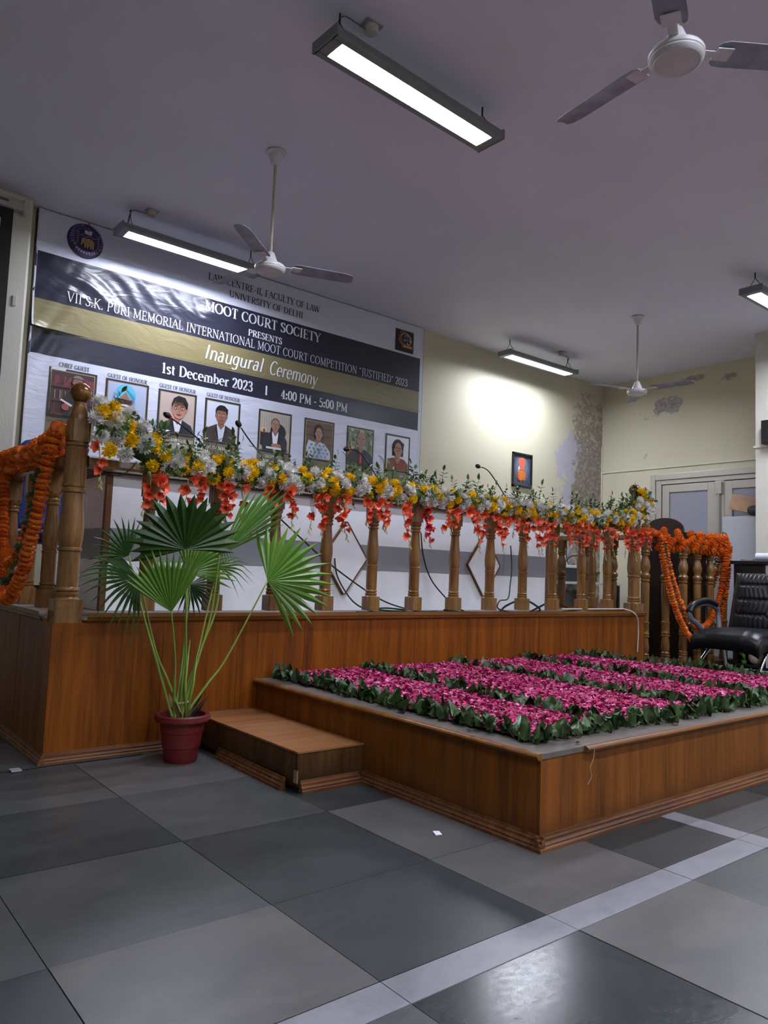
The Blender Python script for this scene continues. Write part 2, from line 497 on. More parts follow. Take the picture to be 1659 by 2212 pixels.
part('door_bolt', MB().box(XR - 0.06, XR - 0.02, 4.62, 4.70, 2.16, 2.31).tube([(XR - 0.05, 4.66, 2.2), (XR - 0.05, 4.66, 1.3)], 0.012, 8).box(XR - 0.06, XR - 0.02, 4.58, 4.74, 1.62, 1.65), ALU, dr, bevel=0.003)
part('mullion', MB().box(XR - 0.025, XR + 0.05, 4.60, 4.72, 0, 2.33), ALU, dr, bevel=0.003)

# grey stone dais on the right, behind the low platform
structure('floor_dais', MB().box(7.78, XR, 1.0, 3.95, 0, 0.17), flat((150, 152, 156), 0.45, name='grey_dais_stone', vary=0.08), bevel=0.006)

# ------------------------------------------------------------------ stage, low platform, step
SX0, SX1, SY0, SZ = 1.11, 6.40, 3.96, 0.70
stage = thing('stage', 'tall veneer-panelled stage carrying the flower-covered railing', 'stage', (SX0, SY0, 0))
part('carcass', MB().box(SX0 + 0.012, SX1 - 0.012, SY0 + 0.012, YB - 0.18, 0.0, 0.686), W_PANEL, stage)
part('deck', MB().box(SX0 + 0.02, SX1 - 0.02, SY0 + 0.15, YB - 0.175, 0.688, 0.705), flat((120, 112, 100), 0.5), stage)
jx = [SX0, 1.693, 2.147, 2.61, 3.08, 3.53, 3.98, 4.43, 4.877, 5.329, 5.747, SX1]
for a, b_ in zip(jx[:-1], jx[1:]):
    part('panel', MB().box(a + 0.0012, b_ - 0.0012, SY0, SY0 + 0.012, 0.045, 0.69), W_PANEL, stage)
jy = [SY0, 4.57, 5.2, 5.8, YB - 0.18]
for a, b_ in zip(jy[:-1], jy[1:]):
    part('panel', MB().box(SX0, SX0 + 0.012, a + 0.013, b_ - 0.0012, 0.045, 0.69), W_PANEL, stage)
    part('panel', MB().box(SX1 - 0.012, SX1, a + 0.013, b_ - 0.0012, 0.045, 0.69), W_PANEL, stage)

def moulding(a, b_, depth, prof, mb=None):
    # prof: (outward, z) outline swept in a straight line from a to b_, outward = left normal rotated to face away
    mb = mb or MB()
    a = Vector((a[0], a[1], 0)); b_ = Vector((b_[0], b_[1], 0))
    d = (b_ - a).normalized()
    n = Vector((d.y, -d.x, 0))
    n0 = len(prof)
    vs = [a + n * o + Vector((0, 0, z)) for o, z in prof] + [b_ + n * o + Vector((0, 0, z)) for o, z in prof]
    fs = [(i, (i + 1) % n0, n0 + (i + 1) % n0, n0 + i) for i in range(n0)] + [tuple(range(n0)), tuple(range(2 * n0 - 1, n0 - 1, -1))]
    return mb.add(vs, fs)

SKIRT = [(-0.004, 0), (0.026, 0), (0.026, 0.012), (0.02, 0.018), (0.022, 0.024), (0.014, 0.032), (0.014, 0.042), (0.008, 0.046), (0.006, 0.056), (-0.004, 0.056)]
part('base_moulding', moulding((SX0, SY0), (1.86, SY0), 0, SKIRT), W_MOLD, stage)
part('base_moulding', moulding((SX0, 5.9), (SX0, SY0 - 0.02), 0, SKIRT), W_MOLD, stage)
CAPP = [(-0.17, 0.69), (0.004, 0.69), (0.018, 0.70), (0.018, 0.712), (0.03, 0.72), (0.03, 0.742), (0.02, 0.702), (-0.17, 0.702)]
part('cap_rail', moulding((1.275, SY0), (SX1, SY0), 0, CAPP), W_CAP, stage)
part('cap_rail', moulding((SX0, 6.1), (SX0, 4.10), 0, CAPP), W_CAP, stage)
part('cap_rail', moulding((SX1, 4.12), (SX1, 6.1), 0, CAPP), W_CAP, stage)

PX0, PX1, PY0, PZ = 2.285, 5.75, 1.835, 0.352
plat = thing('low_platform', 'low wide platform strewn with rose petals in front of the stage', 'platform', (PX0, PY0, 0))
part('carcass', MB().box(PX0 + 0.012, PX1 - 0.012, PY0 + 0.012, SY0 - 0.002, 0, 0.33), W_PLAT, plat)
part('front_panel', MB().box(PX0, PX1, PY0, PY0 + 0.012, 0.03, 0.335), W_PLAT, plat)
part('side_panel', MB().box(PX0, PX0 + 0.012, PY0 + 0.013, SY0 - 0.002, 0.03, 0.335), W_PLAT, plat)
part('side_panel', MB().box(PX1 - 0.012, PX1, PY0 + 0.013, SY0 - 0.002, 0.03, 0.335), W_PLAT, plat)
part('top', MB().box(PX0 - 0.004, PX1 + 0.004, PY0 - 0.004, SY0 - 0.002, 0.33, PZ), PLAT_TOP, plat, bevel=0.002)
NOSE = [(-0.002, 0.327), (0.01, 0.327), (0.018, 0.333), (0.021, 0.341), (0.018, 0.348), (0.01, 0.3525), (-0.002, 0.3525)]
part('edge_moulding', moulding((PX0 - 0.004, SY0 - 0.002), (PX0 - 0.004, PY0 - 0.004), 0, NOSE), W_CAP, plat, smooth=True)
part('edge_moulding', moulding((2.545, PY0 - 0.004), (PX1, PY0 - 0.004), 0, NOSE), W_CAP, plat, smooth=True)
part('base_moulding', moulding((PX0, 2.905), (PX0, PY0 - 0.024), 0, SKIRT), W_MOLD, plat)
part('base_moulding', moulding((PX0 - 0.024, PY0), (PX1, PY0), 0, SKIRT), W_MOLD, plat)
part('base_moulding', moulding((PX1, PY0), (PX1, SY0), 0, SKIRT), W_MOLD, plat)
part('corner_strip', MB().box(PX0 - 0.003, PX0 + 0.004, PY0 - 0.003, PY0 + 0.004, 0.05, 0.33), W_PLAT, plat)

step = thing('wooden_step', 'scuffed wooden step between the potted palm and the low platform', 'step', (1.91, 2.905, 0))
part('front_panel', MB().box(1.91, PX0 - 0.002, 2.905, 2.917, 0.03, 0.176), W_STEP, step)
part('side_panel', MB().box(1.91, 1.922, 2.918, SY0 - 0.002, 0.03, 0.176), W_STEP, step)
part('carcass', MB().box(1.924, PX0 - 0.006, 2.92, SY0 - 0.004, 0, 0.17), flat((22, 16, 12), 0.7), step)
part('tread', MB().box(1.905, PX0 - 0.002, 2.9, SY0 - 0.002, 0.174, 0.184), W_TREAD, step, bevel=0.002)
part('base_moulding', moulding((1.91, 3.66), (1.895, 2.985), 0, SKIRT), W_MOLD, step)
part('base_moulding', moulding((1.925, 2.905), (PX0 - 0.03, 2.905), 0, SKIRT), W_MOLD, step)
part('chipped_corner', MB().box(1.9065, 1.912, 2.902, 2.93, 0.045, 0.10), flat((150, 112, 72), 0.7), step, label='bare splintered corner')

# ------------------------------------------------------------------ turned railing on the stage
def sq(mb, h, z0, z1, ch=0.0, c=(0, 0)):
    if ch:
        p = [(h - ch, -h), (h, -h + ch), (h, h - ch), (h - ch, h), (-h + ch, h), (-h, h - ch), (-h, -h + ch), (-h + ch, -h)]
    else:
        p = [(h, -h), (h, h), (-h, h), (-h, -h)]
    return mb.prism([(x + c[0], y + c[1]) for x, y in p], z0, z1, 'z')

bal = MB()
sq(bal, 0.046, 0.0, 0.092, 0.006)
bal.lathe([(0.046, 0.092), (0.04, 0.098), (0.036, 0.1), (0.041, 0.108), (0.041, 0.114), (0.034, 0.119), (0.04, 0.126), (0.04, 0.132), (0.035, 0.138), (0.037, 0.15), (0.037, 0.29),
           (0.04, 0.298), (0.04, 0.304), (0.034, 0.308), (0.037, 0.314), (0.041, 0.35), (0.042, 0.385), (0.039, 0.43), (0.033, 0.49), (0.03, 0.535), (0.03, 0.55), (0.038, 0.556), (0.038, 0.564), (0.032, 0.57), (0.037, 0.578), (0.037, 0.586), (0.033, 0.592), (0.042, 0.605), (0.042, 0.63)], 18)
sq(bal, 0.04, 0.625, 0.76, 0.005)
BAL = bal.mesh('baluster', W_BAL, smooth=True)

def newel(name, parent, x, y):
    nb = MB()
    sq(nb, 0.068, 0.0, 0.118, 0.004, (0, 0))
    sq(nb, 0.052, 0.93, 1.045, 0.014)
    nb.lathe([(0.066, 0.118), (0.056, 0.125), (0.053, 0.13), (0.059, 0.14), (0.059, 0.15), (0.05, 0.155), (0.058, 0.163), (0.058, 0.172), (0.052, 0.18), (0.053, 0.2), (0.053, 0.36), (0.06, 0.366), (0.06, 0.378), (0.053, 0.384), (0.056, 0.395),
              (0.062, 0.43), (0.063, 0.465), (0.059, 0.53), (0.052, 0.6), (0.05, 0.65), (0.05, 0.662), (0.06, 0.668), (0.06, 0.68), (0.053, 0.686), (0.053, 0.692), (0.06, 0.698), (0.06, 0.71), (0.054, 0.716), (0.056, 0.74), (0.056, 0.88),
              (0.06, 0.888), (0.06, 0.9), (0.053, 0.905), (0.059, 0.911), (0.059, 0.922), (0.052, 0.93)], 24)
    nb.lathe([(0.05, 1.045), (0.05, 1.06), (0.044, 1.085), (0.036, 1.11), (0.033, 1.13), (0.034, 1.14)], 24)
    nb.v = [(a + x, b_ + y, c + 0.69) for a, b_, c in nb.v]
    p = part(name, nb, W_BAL, parent, smooth=True)
    pb = MB().ball((x, y, 0.69 + 1.19), 0.056, 24, 16)
    part('ball_finial', pb, W_BALL, p, smooth=180)
    return p

rail = thing('stage_railing', 'turned teak railing along the stage front under the chrysanthemum garland', 'railing', (1.19, 4.03, 0.69))
newel('newel_post', rail, 1.19, 4.03)
newel('newel_post', rail, 6.335, 4.03)
fr = [1.60, 2.005, 2.405, 2.795, 3.178, 3.563, 3.96, 4.348, 4.736, 5.12, 5.52, 5.905]
for x in fr: place('baluster', BAL, rail, (x, 4.03, 0.748), sc=(1, 1, 1))
for y in (4.30, 4.72, 5.18, 5.66): place('baluster', BAL, rail, (1.165, y, 0.748))
for y in (4.50, 4.98, 5.45): place('baluster', BAL, rail, (6.335, y, 0.748))
HR = [(-0.04, 1.495), (0.04, 1.495), (0.044, 1.51), (0.036, 1.545), (0.02, 1.556), (-0.02, 1.556), (-0.036, 1.545), (-0.044, 1.51)]
part('handrail', MB().prism([(4.03 + o, z) for o, z in HR], 1.245, 6.28, 'x'), W_BAL, rail)
part('handrail', MB().prism([(1.165 + o, z) for o, z in HR], 4.085, 6.2, 'y'), W_BAL, rail)
part('handrail', MB().prism([(6.335 + o, z) for o, z in HR], 4.085, 6.2, 'y'), W_BAL, rail)

# ------------------------------------------------------------------ dock beside the stage
dock = thing('witness_dock', 'railed wooden dock right of the stage, draped with marigold strings', 'dock', (6.5, 4.0, 0))
part('plinth', MB().box(6.45, 8.42, 4.03, 5.35, 0, 0.205), wood('plinth_wood', (104, 74, 44), (84, 56, 32), (56, 36, 20), (0.7, 9, 9), 0.5), dock, bevel=0.005)
db = MB()
prof = [(0.044, 0.0), (0.044, 0.06), (0.036, 0.068), (0.045, 0.078), (0.045, 0.088), (0.036, 0.094), (0.043, 0.102), (0.043, 0.112), (0.035, 0.12), (0.041, 0.15), (0.043, 0.18), (0.036, 0.24), (0.033, 0.27),
        (0.045, 0.276), (0.045, 0.288), (0.035, 0.294), (0.043, 0.302), (0.043, 0.312), (0.038, 0.32), (0.04, 0.34), (0.04, 0.4), (0.045, 0.408), (0.045, 0.42), (0.036, 0.426), (0.037, 0.45), (0.042, 0.7), (0.042, 0.80),
        (0.034, 0.808), (0.045, 0.818), (0.045, 0.83), (0.036, 0.838), (0.05, 0.856), (0.05, 0.878), (0.036, 0.895), (0.034, 0.905), (0.047, 0.94), (0.049, 0.97), (0.04, 1.02), (0.031, 1.05), (0.031, 1.065),
        (0.045, 1.072), (0.045, 1.084), (0.034, 1.09), (0.045, 1.098), (0.045, 1.11), (0.038, 1.118), (0.042, 1.13), (0.042, 1.15)]
db.lathe(prof, 18)
sq(db, 0.042, 1.145, 1.235, 0.008)
DBAL = db.mesh('dock_baluster', W_BAL, smooth=True)
for x in (7.014, 7.35, 7.628, 7.9): place('baluster', DBAL, dock, (x, 4.1, 0.205))
for y in (4.46, 4.78, 5.10): place('baluster', DBAL, dock, (6.63, y, 0.205))
for y in (4.46, 4.82): place('baluster', DBAL, dock, (8.2, y, 0.205))
for x in (6.639, 8.2):
    pm = MB(); pm.v = []
    q = place('corner_post', DBAL, dock, (x, 4.1, 0.205))
    fb = MB(); sq(fb, 0.05, 1.395, 1.50, 0.012, (x, 4.1))
    fb.lathe([(0.03, 1.5), (0.024, 1.512), (0.03, 1.52), (0.043, 1.545), (0.044, 1.56), (0.034, 1.585), (0.014, 1.6), (0.0, 1.603)], 16, (x, 4.1, 0))
    f = part('finial', fb, W_BALL, dock, smooth=True)
DR = [(-0.034, 1.425), (0.034, 1.425), (0.038, 1.44), (0.03, 1.475), (-0.03, 1.475), (-0.038, 1.44)]
part('handrail', MB().prism([(4.1 + o, z) for o, z in DR], 6.42, 8.16, 'x'), W_BAL, dock)
part('handrail', MB().prism([(6.63 + o, z) for o, z in DR], 4.14, 5.3, 'y'), W_BAL, dock)
part('handrail', MB().prism([(8.2 + o, z) for o, z in DR], 4.14, 5.1, 'y'), W_BAL, dock)

# ------------------------------------------------------------------ judges' bench on the stage
BX0, BX1, BY = 1.585, 5.92, 4.70
LAM = flat((238, 240, 248), 0.35, name='white_laminate', vary=0.04)
GREYB = flat((140, 142, 152), 0.4, name='grey_laminate_band')
bench = thing('judges_bench', 'long white-fronted bench with a grey band on the stage behind the railing', 'bench', (BX0, BY, 0.7))
part('front_panel', MB().box(BX0 + 0.03, BX1, BY, BY + 0.02, 0.706, 1.55), LAM, bench)
part('side_panel', MB().box(BX0, BX0 + 0.02, BY + 0.03, BY + 0.65, 0.706, 1.55), LAM, bench)
part('side_panel', MB().box(BX1, BX1 + 0.02, BY + 0.03, BY + 0.65, 0.706, 1.55), LAM, bench)
part('grey_band', MB().box(BX0 + 0.035, BX1 - 0.06, BY - 0.004, BY + 0.002, 1.022, 1.218), GREYB, bench)
part('grey_band', MB().box(BX0 - 0.003, BX0 + 0.002, BY + 0.035, BY + 0.64, 1.022, 1.218), GREYB, bench)
part('corner_strip', MB().box(BX0 - 0.004, BX0 + 0.034, BY - 0.006, BY + 0.034, 0.706, 1.552), W_STRIP, bench, bevel=0.003)
part('corner_strip', MB().box(BX1 - 0.06, BX1 + 0.004, BY - 0.006, BY + 0.034, 0.706, 1.552), W_STRIP, bench, bevel=0.003)
for cx in (3.425, 4.972):
    w, h, z = 0.205, 0.276, 1.107
    d = part('diamond', MB().prism([(cx - w, z), (cx, z - h), (cx + w, z), (cx, z + h)], BY - 0.022, BY - 0.003, 'y'), LAM, bench)
    tr = MB()
    for s1, s2 in ((1, 1), (1, -1), (-1, 1), (-1, -1)):
        a = Vector((cx + s1 * w, 0, z)); b_ = Vector((cx, 0, z + s2 * h)); t = 0.010
        n = Vector((s1 * h, 0, s2 * w)).normalized() * t
        pts = [(a.x, a.z), (b_.x, b_.z), (b_.x + n.x, b_.z + n.z), (a.x + n.x, a.z + n.z)]
        tr.prism(pts, BY - 0.026, BY - 0.002, 'y')
    part('wood_edging', tr, W_DARK if False else W_STRIP, d)
part('bench_top', MB().box(BX0 - 0.05, BX1 + 0.05, BY - 0.05, BY + 0.68, 1.555, 1.615), W_DARK, bench, bevel=0.006)
cv = MB()
for zc in (1.572, 1.6):
    cv.box(BX0 - 0.07, BX1 + 0.07, BY - 0.062, BY - 0.048, zc - 0.012, zc + 0.012)
    n = 110
    for i in range(n):
        x = BX0 - 0.06 + (BX1 - BX0 + 0.12) * (i + 0.5) / n
        cv.ball((x, BY - 0.062, zc), (0.017, 0.008, 0.008), 6, 4)
part('carved_edge', cv, W_CARVE, bench, smooth=True, stuff=True)
cv = MB()
for zc in (1.572, 1.6):
    cv.box(BX0 - 0.062, BX0 - 0.048, BY - 0.062, BY + 0.68, zc - 0.012, zc + 0.012)
    for i in range(18): cv.ball((BX0 - 0.062, BY - 0.05 + 0.04 * i, zc), (0.008, 0.017, 0.008), 6, 4)
part('carved_edge', cv, W_CARVE, bench, smooth=True, stuff=True)

# ------------------------------------------------------------------ ceiling lamps in view, then unseen fill lamps
DIFF, dnt, dbs = new_mat('lit_diffuser')
dbs.inputs['Base Color'].default_value = (0.9, 0.9, 0.9, 1)
dbs.inputs['Emission Color'].default_value = lin((236, 240, 255))
dbs.inputs['Emission Strength'].default_value = LAMP

def lamp(cx, cy, rz, label, cableside=1, rose=None):
    z0 = 3.64
    t = thing('ceiling_lamp', label, 'lamp', (cx, cy, z0), rz, 'hanging LED panel lamps')
    L, Wd = 0.635, 0.105
    h = MB()
    prof = [(-Wd, 0.012), (-Wd + 0.006, 0.0), (-0.062, 0.0), (-0.062, 0.024), (0.062, 0.024), (0.062, 0.0), (Wd - 0.006, 0.0), (Wd, 0.012), (Wd - 0.004, 0.05), (Wd - 0.03, 0.062), (-Wd + 0.03, 0.062), (-Wd + 0.004, 0.05)]
    n = len(prof)
    h.add([(-L, y, z) for y, z in prof] + [(L, y, z) for y, z in prof], [(i, n + i, n + (i + 1) % n, (i + 1) % n) for i in range(n)])
    for s in (-1, 1):
        h.box(s * L - 0.006, s * L + 0.006, -Wd, Wd, 0.0, 0.06)
        h.box(s * 0.603 - 0.03, s * 0.603 + 0.03, -0.066, 0.066, 0.0, 0.008)
    part('housing', h, HOUSE, t, local=True)
    part('diffuser', MB().box(-0.575, 0.575, -0.060, 0.060, 0.018, 0.021), DIFF, t, local=True)
    top = ZC - z0
    for s in (-1, 1):
        wv = MB()
        wv.tube([(s * 0.55, -0.07, 0.055), (s * 0.55, 0.0, top - 0.05), (s * 0.55, 0.0, top)], 0.003, 6)
        wv.tube([(s * 0.55, 0.07, 0.055), (s * 0.55, 0.0, top - 0.05)], 0.003, 6)
        wv.tube([(s * 0.55, 0, top - 0.055), (s * 0.55, 0, top)], 0.006, 6)
        part('suspension_wire', wv, WIRE, t, local=True)
    if rose:
        r = Vector((rose[0] - cx, rose[1] - cy, 0)); r.rotate(Matrix.Rotation(-rz, 3, 'Z'))
        s = cableside
        c = spline([(s * 0.56, 0.02, 0.06), (s * 0.555, 0.015, top - 0.06), (s * 0.5 + r.x * 0.1, r.y * 0.3, top - 0.015), ((s * 0.55 + r.x) / 2, r.y * 0.6, top - 0.02), (r.x - s * -0.03, r.y, top - 0.04), (r.x, r.y, top - 0.03)], 8)
        part('power_cable', MB().tube(c, 0.004, 6), GREYWIRE, t, local=True)
    return t

lamp(2.585, 3.045, math.radians(2.2), 'large hanging LED panel lamp nearest the camera at the top', -1, (2.206, 2.981))
lamp(2.575, 5.90, 0.0, 'hanging LED panel lamp close in front of the banner', -1, (2.136, 5.79))
lamp(7.20, 5.93, -0.01, 'hanging LED panel lamp in front of the damp cream wall', 1, (7.47, 5.80))
lamp(7.27, 3.07, 0.0, 'hanging LED panel lamp cut by the right edge of the photo')
lamp(2.58, 0.15, 0.0, 'unseen LED panel fill lamp added above and behind the viewer')  # lamps from here down are unseen, added to lift front-facing surfaces
lamp(7.2, 0.15, 0.0, 'unseen LED panel fill lamp added on the right behind the viewer')
lamp(0.3, 0.15, 0.0, 'unseen LED panel fill lamp added above the viewer, left of the middle row')  # extra columns added as front fill so the visible lamps stay weaker
lamp(4.9, 0.15, 0.0, 'unseen LED panel fill lamp added above the viewer, right of the middle row')
lamp(0.3, -2.6, 0.0, 'unseen LED panel fill lamp added at the back of the hall, left of the middle row')
lamp(4.9, -2.6, 0.0, 'unseen LED panel fill lamp added at the back of the hall, right of the middle row')
lamp(2.58, -2.6, 0.0, 'unseen LED panel fill lamp added at the back of the hall')  # rear lamps, likewise added fill out of view
lamp(7.2, -2.6, 0.0, 'unseen LED panel fill lamp added at the back right of the hall')
for (x, y, lab) in ((2.206, 2.981, 'small round ceiling rose on a square plate beside the nearest lamp'), (2.16, 5.79, 'small ceiling rose with tangled wire above the banner lamp'), (7.47, 5.80, 'small ceiling rose above the lamp by the damp wall')):
    t = thing('ceiling_rose', lab, 'ceiling rose', (x, y, ZC))
    part('base_plate', MB().box(x - 0.05, x + 0.05, y - 0.04, y + 0.04, ZC - 0.008, ZC - 0.0005), flat((150, 146, 150), 0.5), t, bevel=0.002)
    part('rose_cap', MB().lathe([(0.03, -0.045), (0.036, -0.04), (0.038, -0.03), (0.036, -0.026), (0.038, -0.022), (0.038, -0.008)], 20, (x, y, ZC)), flat((190, 186, 180), 0.5), t, smooth=True)

# ------------------------------------------------------------------ ceiling fans
def make_fan():
    t = thing('ceiling_fan', 'x', 'fan', (0, 0, 0), 0, 'white three-bladed ceiling fans')
    part('ceiling_canopy', MB().lathe([(0.022, -0.095), (0.03, -0.09), (0.045, -0.04), (0.05, -0.022), (0.065, -0.018), (0.068, -0.012), (0.066, -0.006), (0.04, -0.004)], 24, (0, 0, 0.85)), FANW, t, local=True, smooth=True)
    part('downrod', MB().lathe([(0.0105, 0.10), (0.0105, 0.775)], 12), flat((176, 166, 152), 0.5, vary=0.2), t, local=True, smooth=True)
    part('lower_canopy', MB().lathe([(0.052, 0.055), (0.05, 0.07), (0.034, 0.11), (0.024, 0.135), (0.016, 0.14)], 24), FANW, t, local=True, smooth=True)
    part('motor_housing', MB().lathe([(0.0, 0.0), (0.05, -0.002), (0.082, 0.0), (0.088, -0.003), (0.096, 0.002), (0.102, 0.012), (0.1, 0.018), (0.104, 0.022), (0.104, 0.034), (0.097, 0.044), (0.06, 0.056), (0.0, 0.058)], 40), FANW, t, local=True, smooth=28)
    br = MB().box(0.085, 0.165, -0.018, 0.018, 0.044, 0.048).box(0.15, 0.215, -0.035, 0.035, 0.046, 0.05)
    BRK = br.mesh('blade_bracket', FANW, bevel=0.001)
    bl = MB(); n = 12; vs = []; fs = []
    out = [(0.15, 0.044), (0.165, 0.056), (0.20, 0.06), (0.52, 0.056), (0.575, 0.05), (0.59, 0.03)]
    low = [(0.15, -0.03), (0.16, -0.045), (0.19, -0.056), (0.52, -0.052), (0.565, -0.044), (0.585, -0.026)]
    for (x1, y1), (x2, y2) in zip(out, low):
        for k in range(7):
            u = k / 6
            x = x1 + (x2 - x1) * u; y = y1 + (y2 - y1) * u
            z = 0.05 - y * 0.19 + 0.006 * (1 - (2 * u - 1) ** 2)
            vs.append((x, y, z))
    for i in range(len(out) - 1):
        for k in range(6):
            a = i * 7 + k; fs.append((a, a + 1, a + 8, a + 7))
    top = [(x, y, z + 0.0025) for x, y, z in vs]; m = len(vs)
    bl.add(vs, [f[::-1] for f in fs]); bl.add(top, fs)
    rim = [k for k in range(7)] + [i * 7 + 6 for i in range(1, len(out))] + [(len(out) - 1) * 7 + k for k in range(5, -1, -1)] + [i * 7 for i in range(len(out) - 2, 0, -1)]
    bl.f += [(rim[i], rim[(i + 1) % len(rim)], rim[(i + 1) % len(rim)] + m, rim[i] + m) for i in range(len(rim))]; bl.m += [0] * len(rim)
    BLD = bl.mesh('blade', FANDUST, smooth=True)
    for k in range(3):
        b_ = link('blade', BLD, t); b_.rotation_euler = (0, 0, 2 * PI * k / 3)
        c = link('blade_bracket', BRK, b_)
    return t

fan0 = make_fan()
fans = [(2.458, 4.357, -19, 'white ceiling fan hanging in front of the banner lamp'), (2.545, 1.46, 84, 'dusty ceiling fan cut by the top right corner of the photo'), (7.0, 4.44, 38, 'white ceiling fan hanging near the damp right-hand corner')]
for i, (x, y, a, lab) in enumerate(fans):
    f = fan0 if i == 0 else copy_tree(fan0)
    f.location = (x, y, 3.0); f.rotation_euler = (0, 0, math.radians(a)); f['label'] = lab

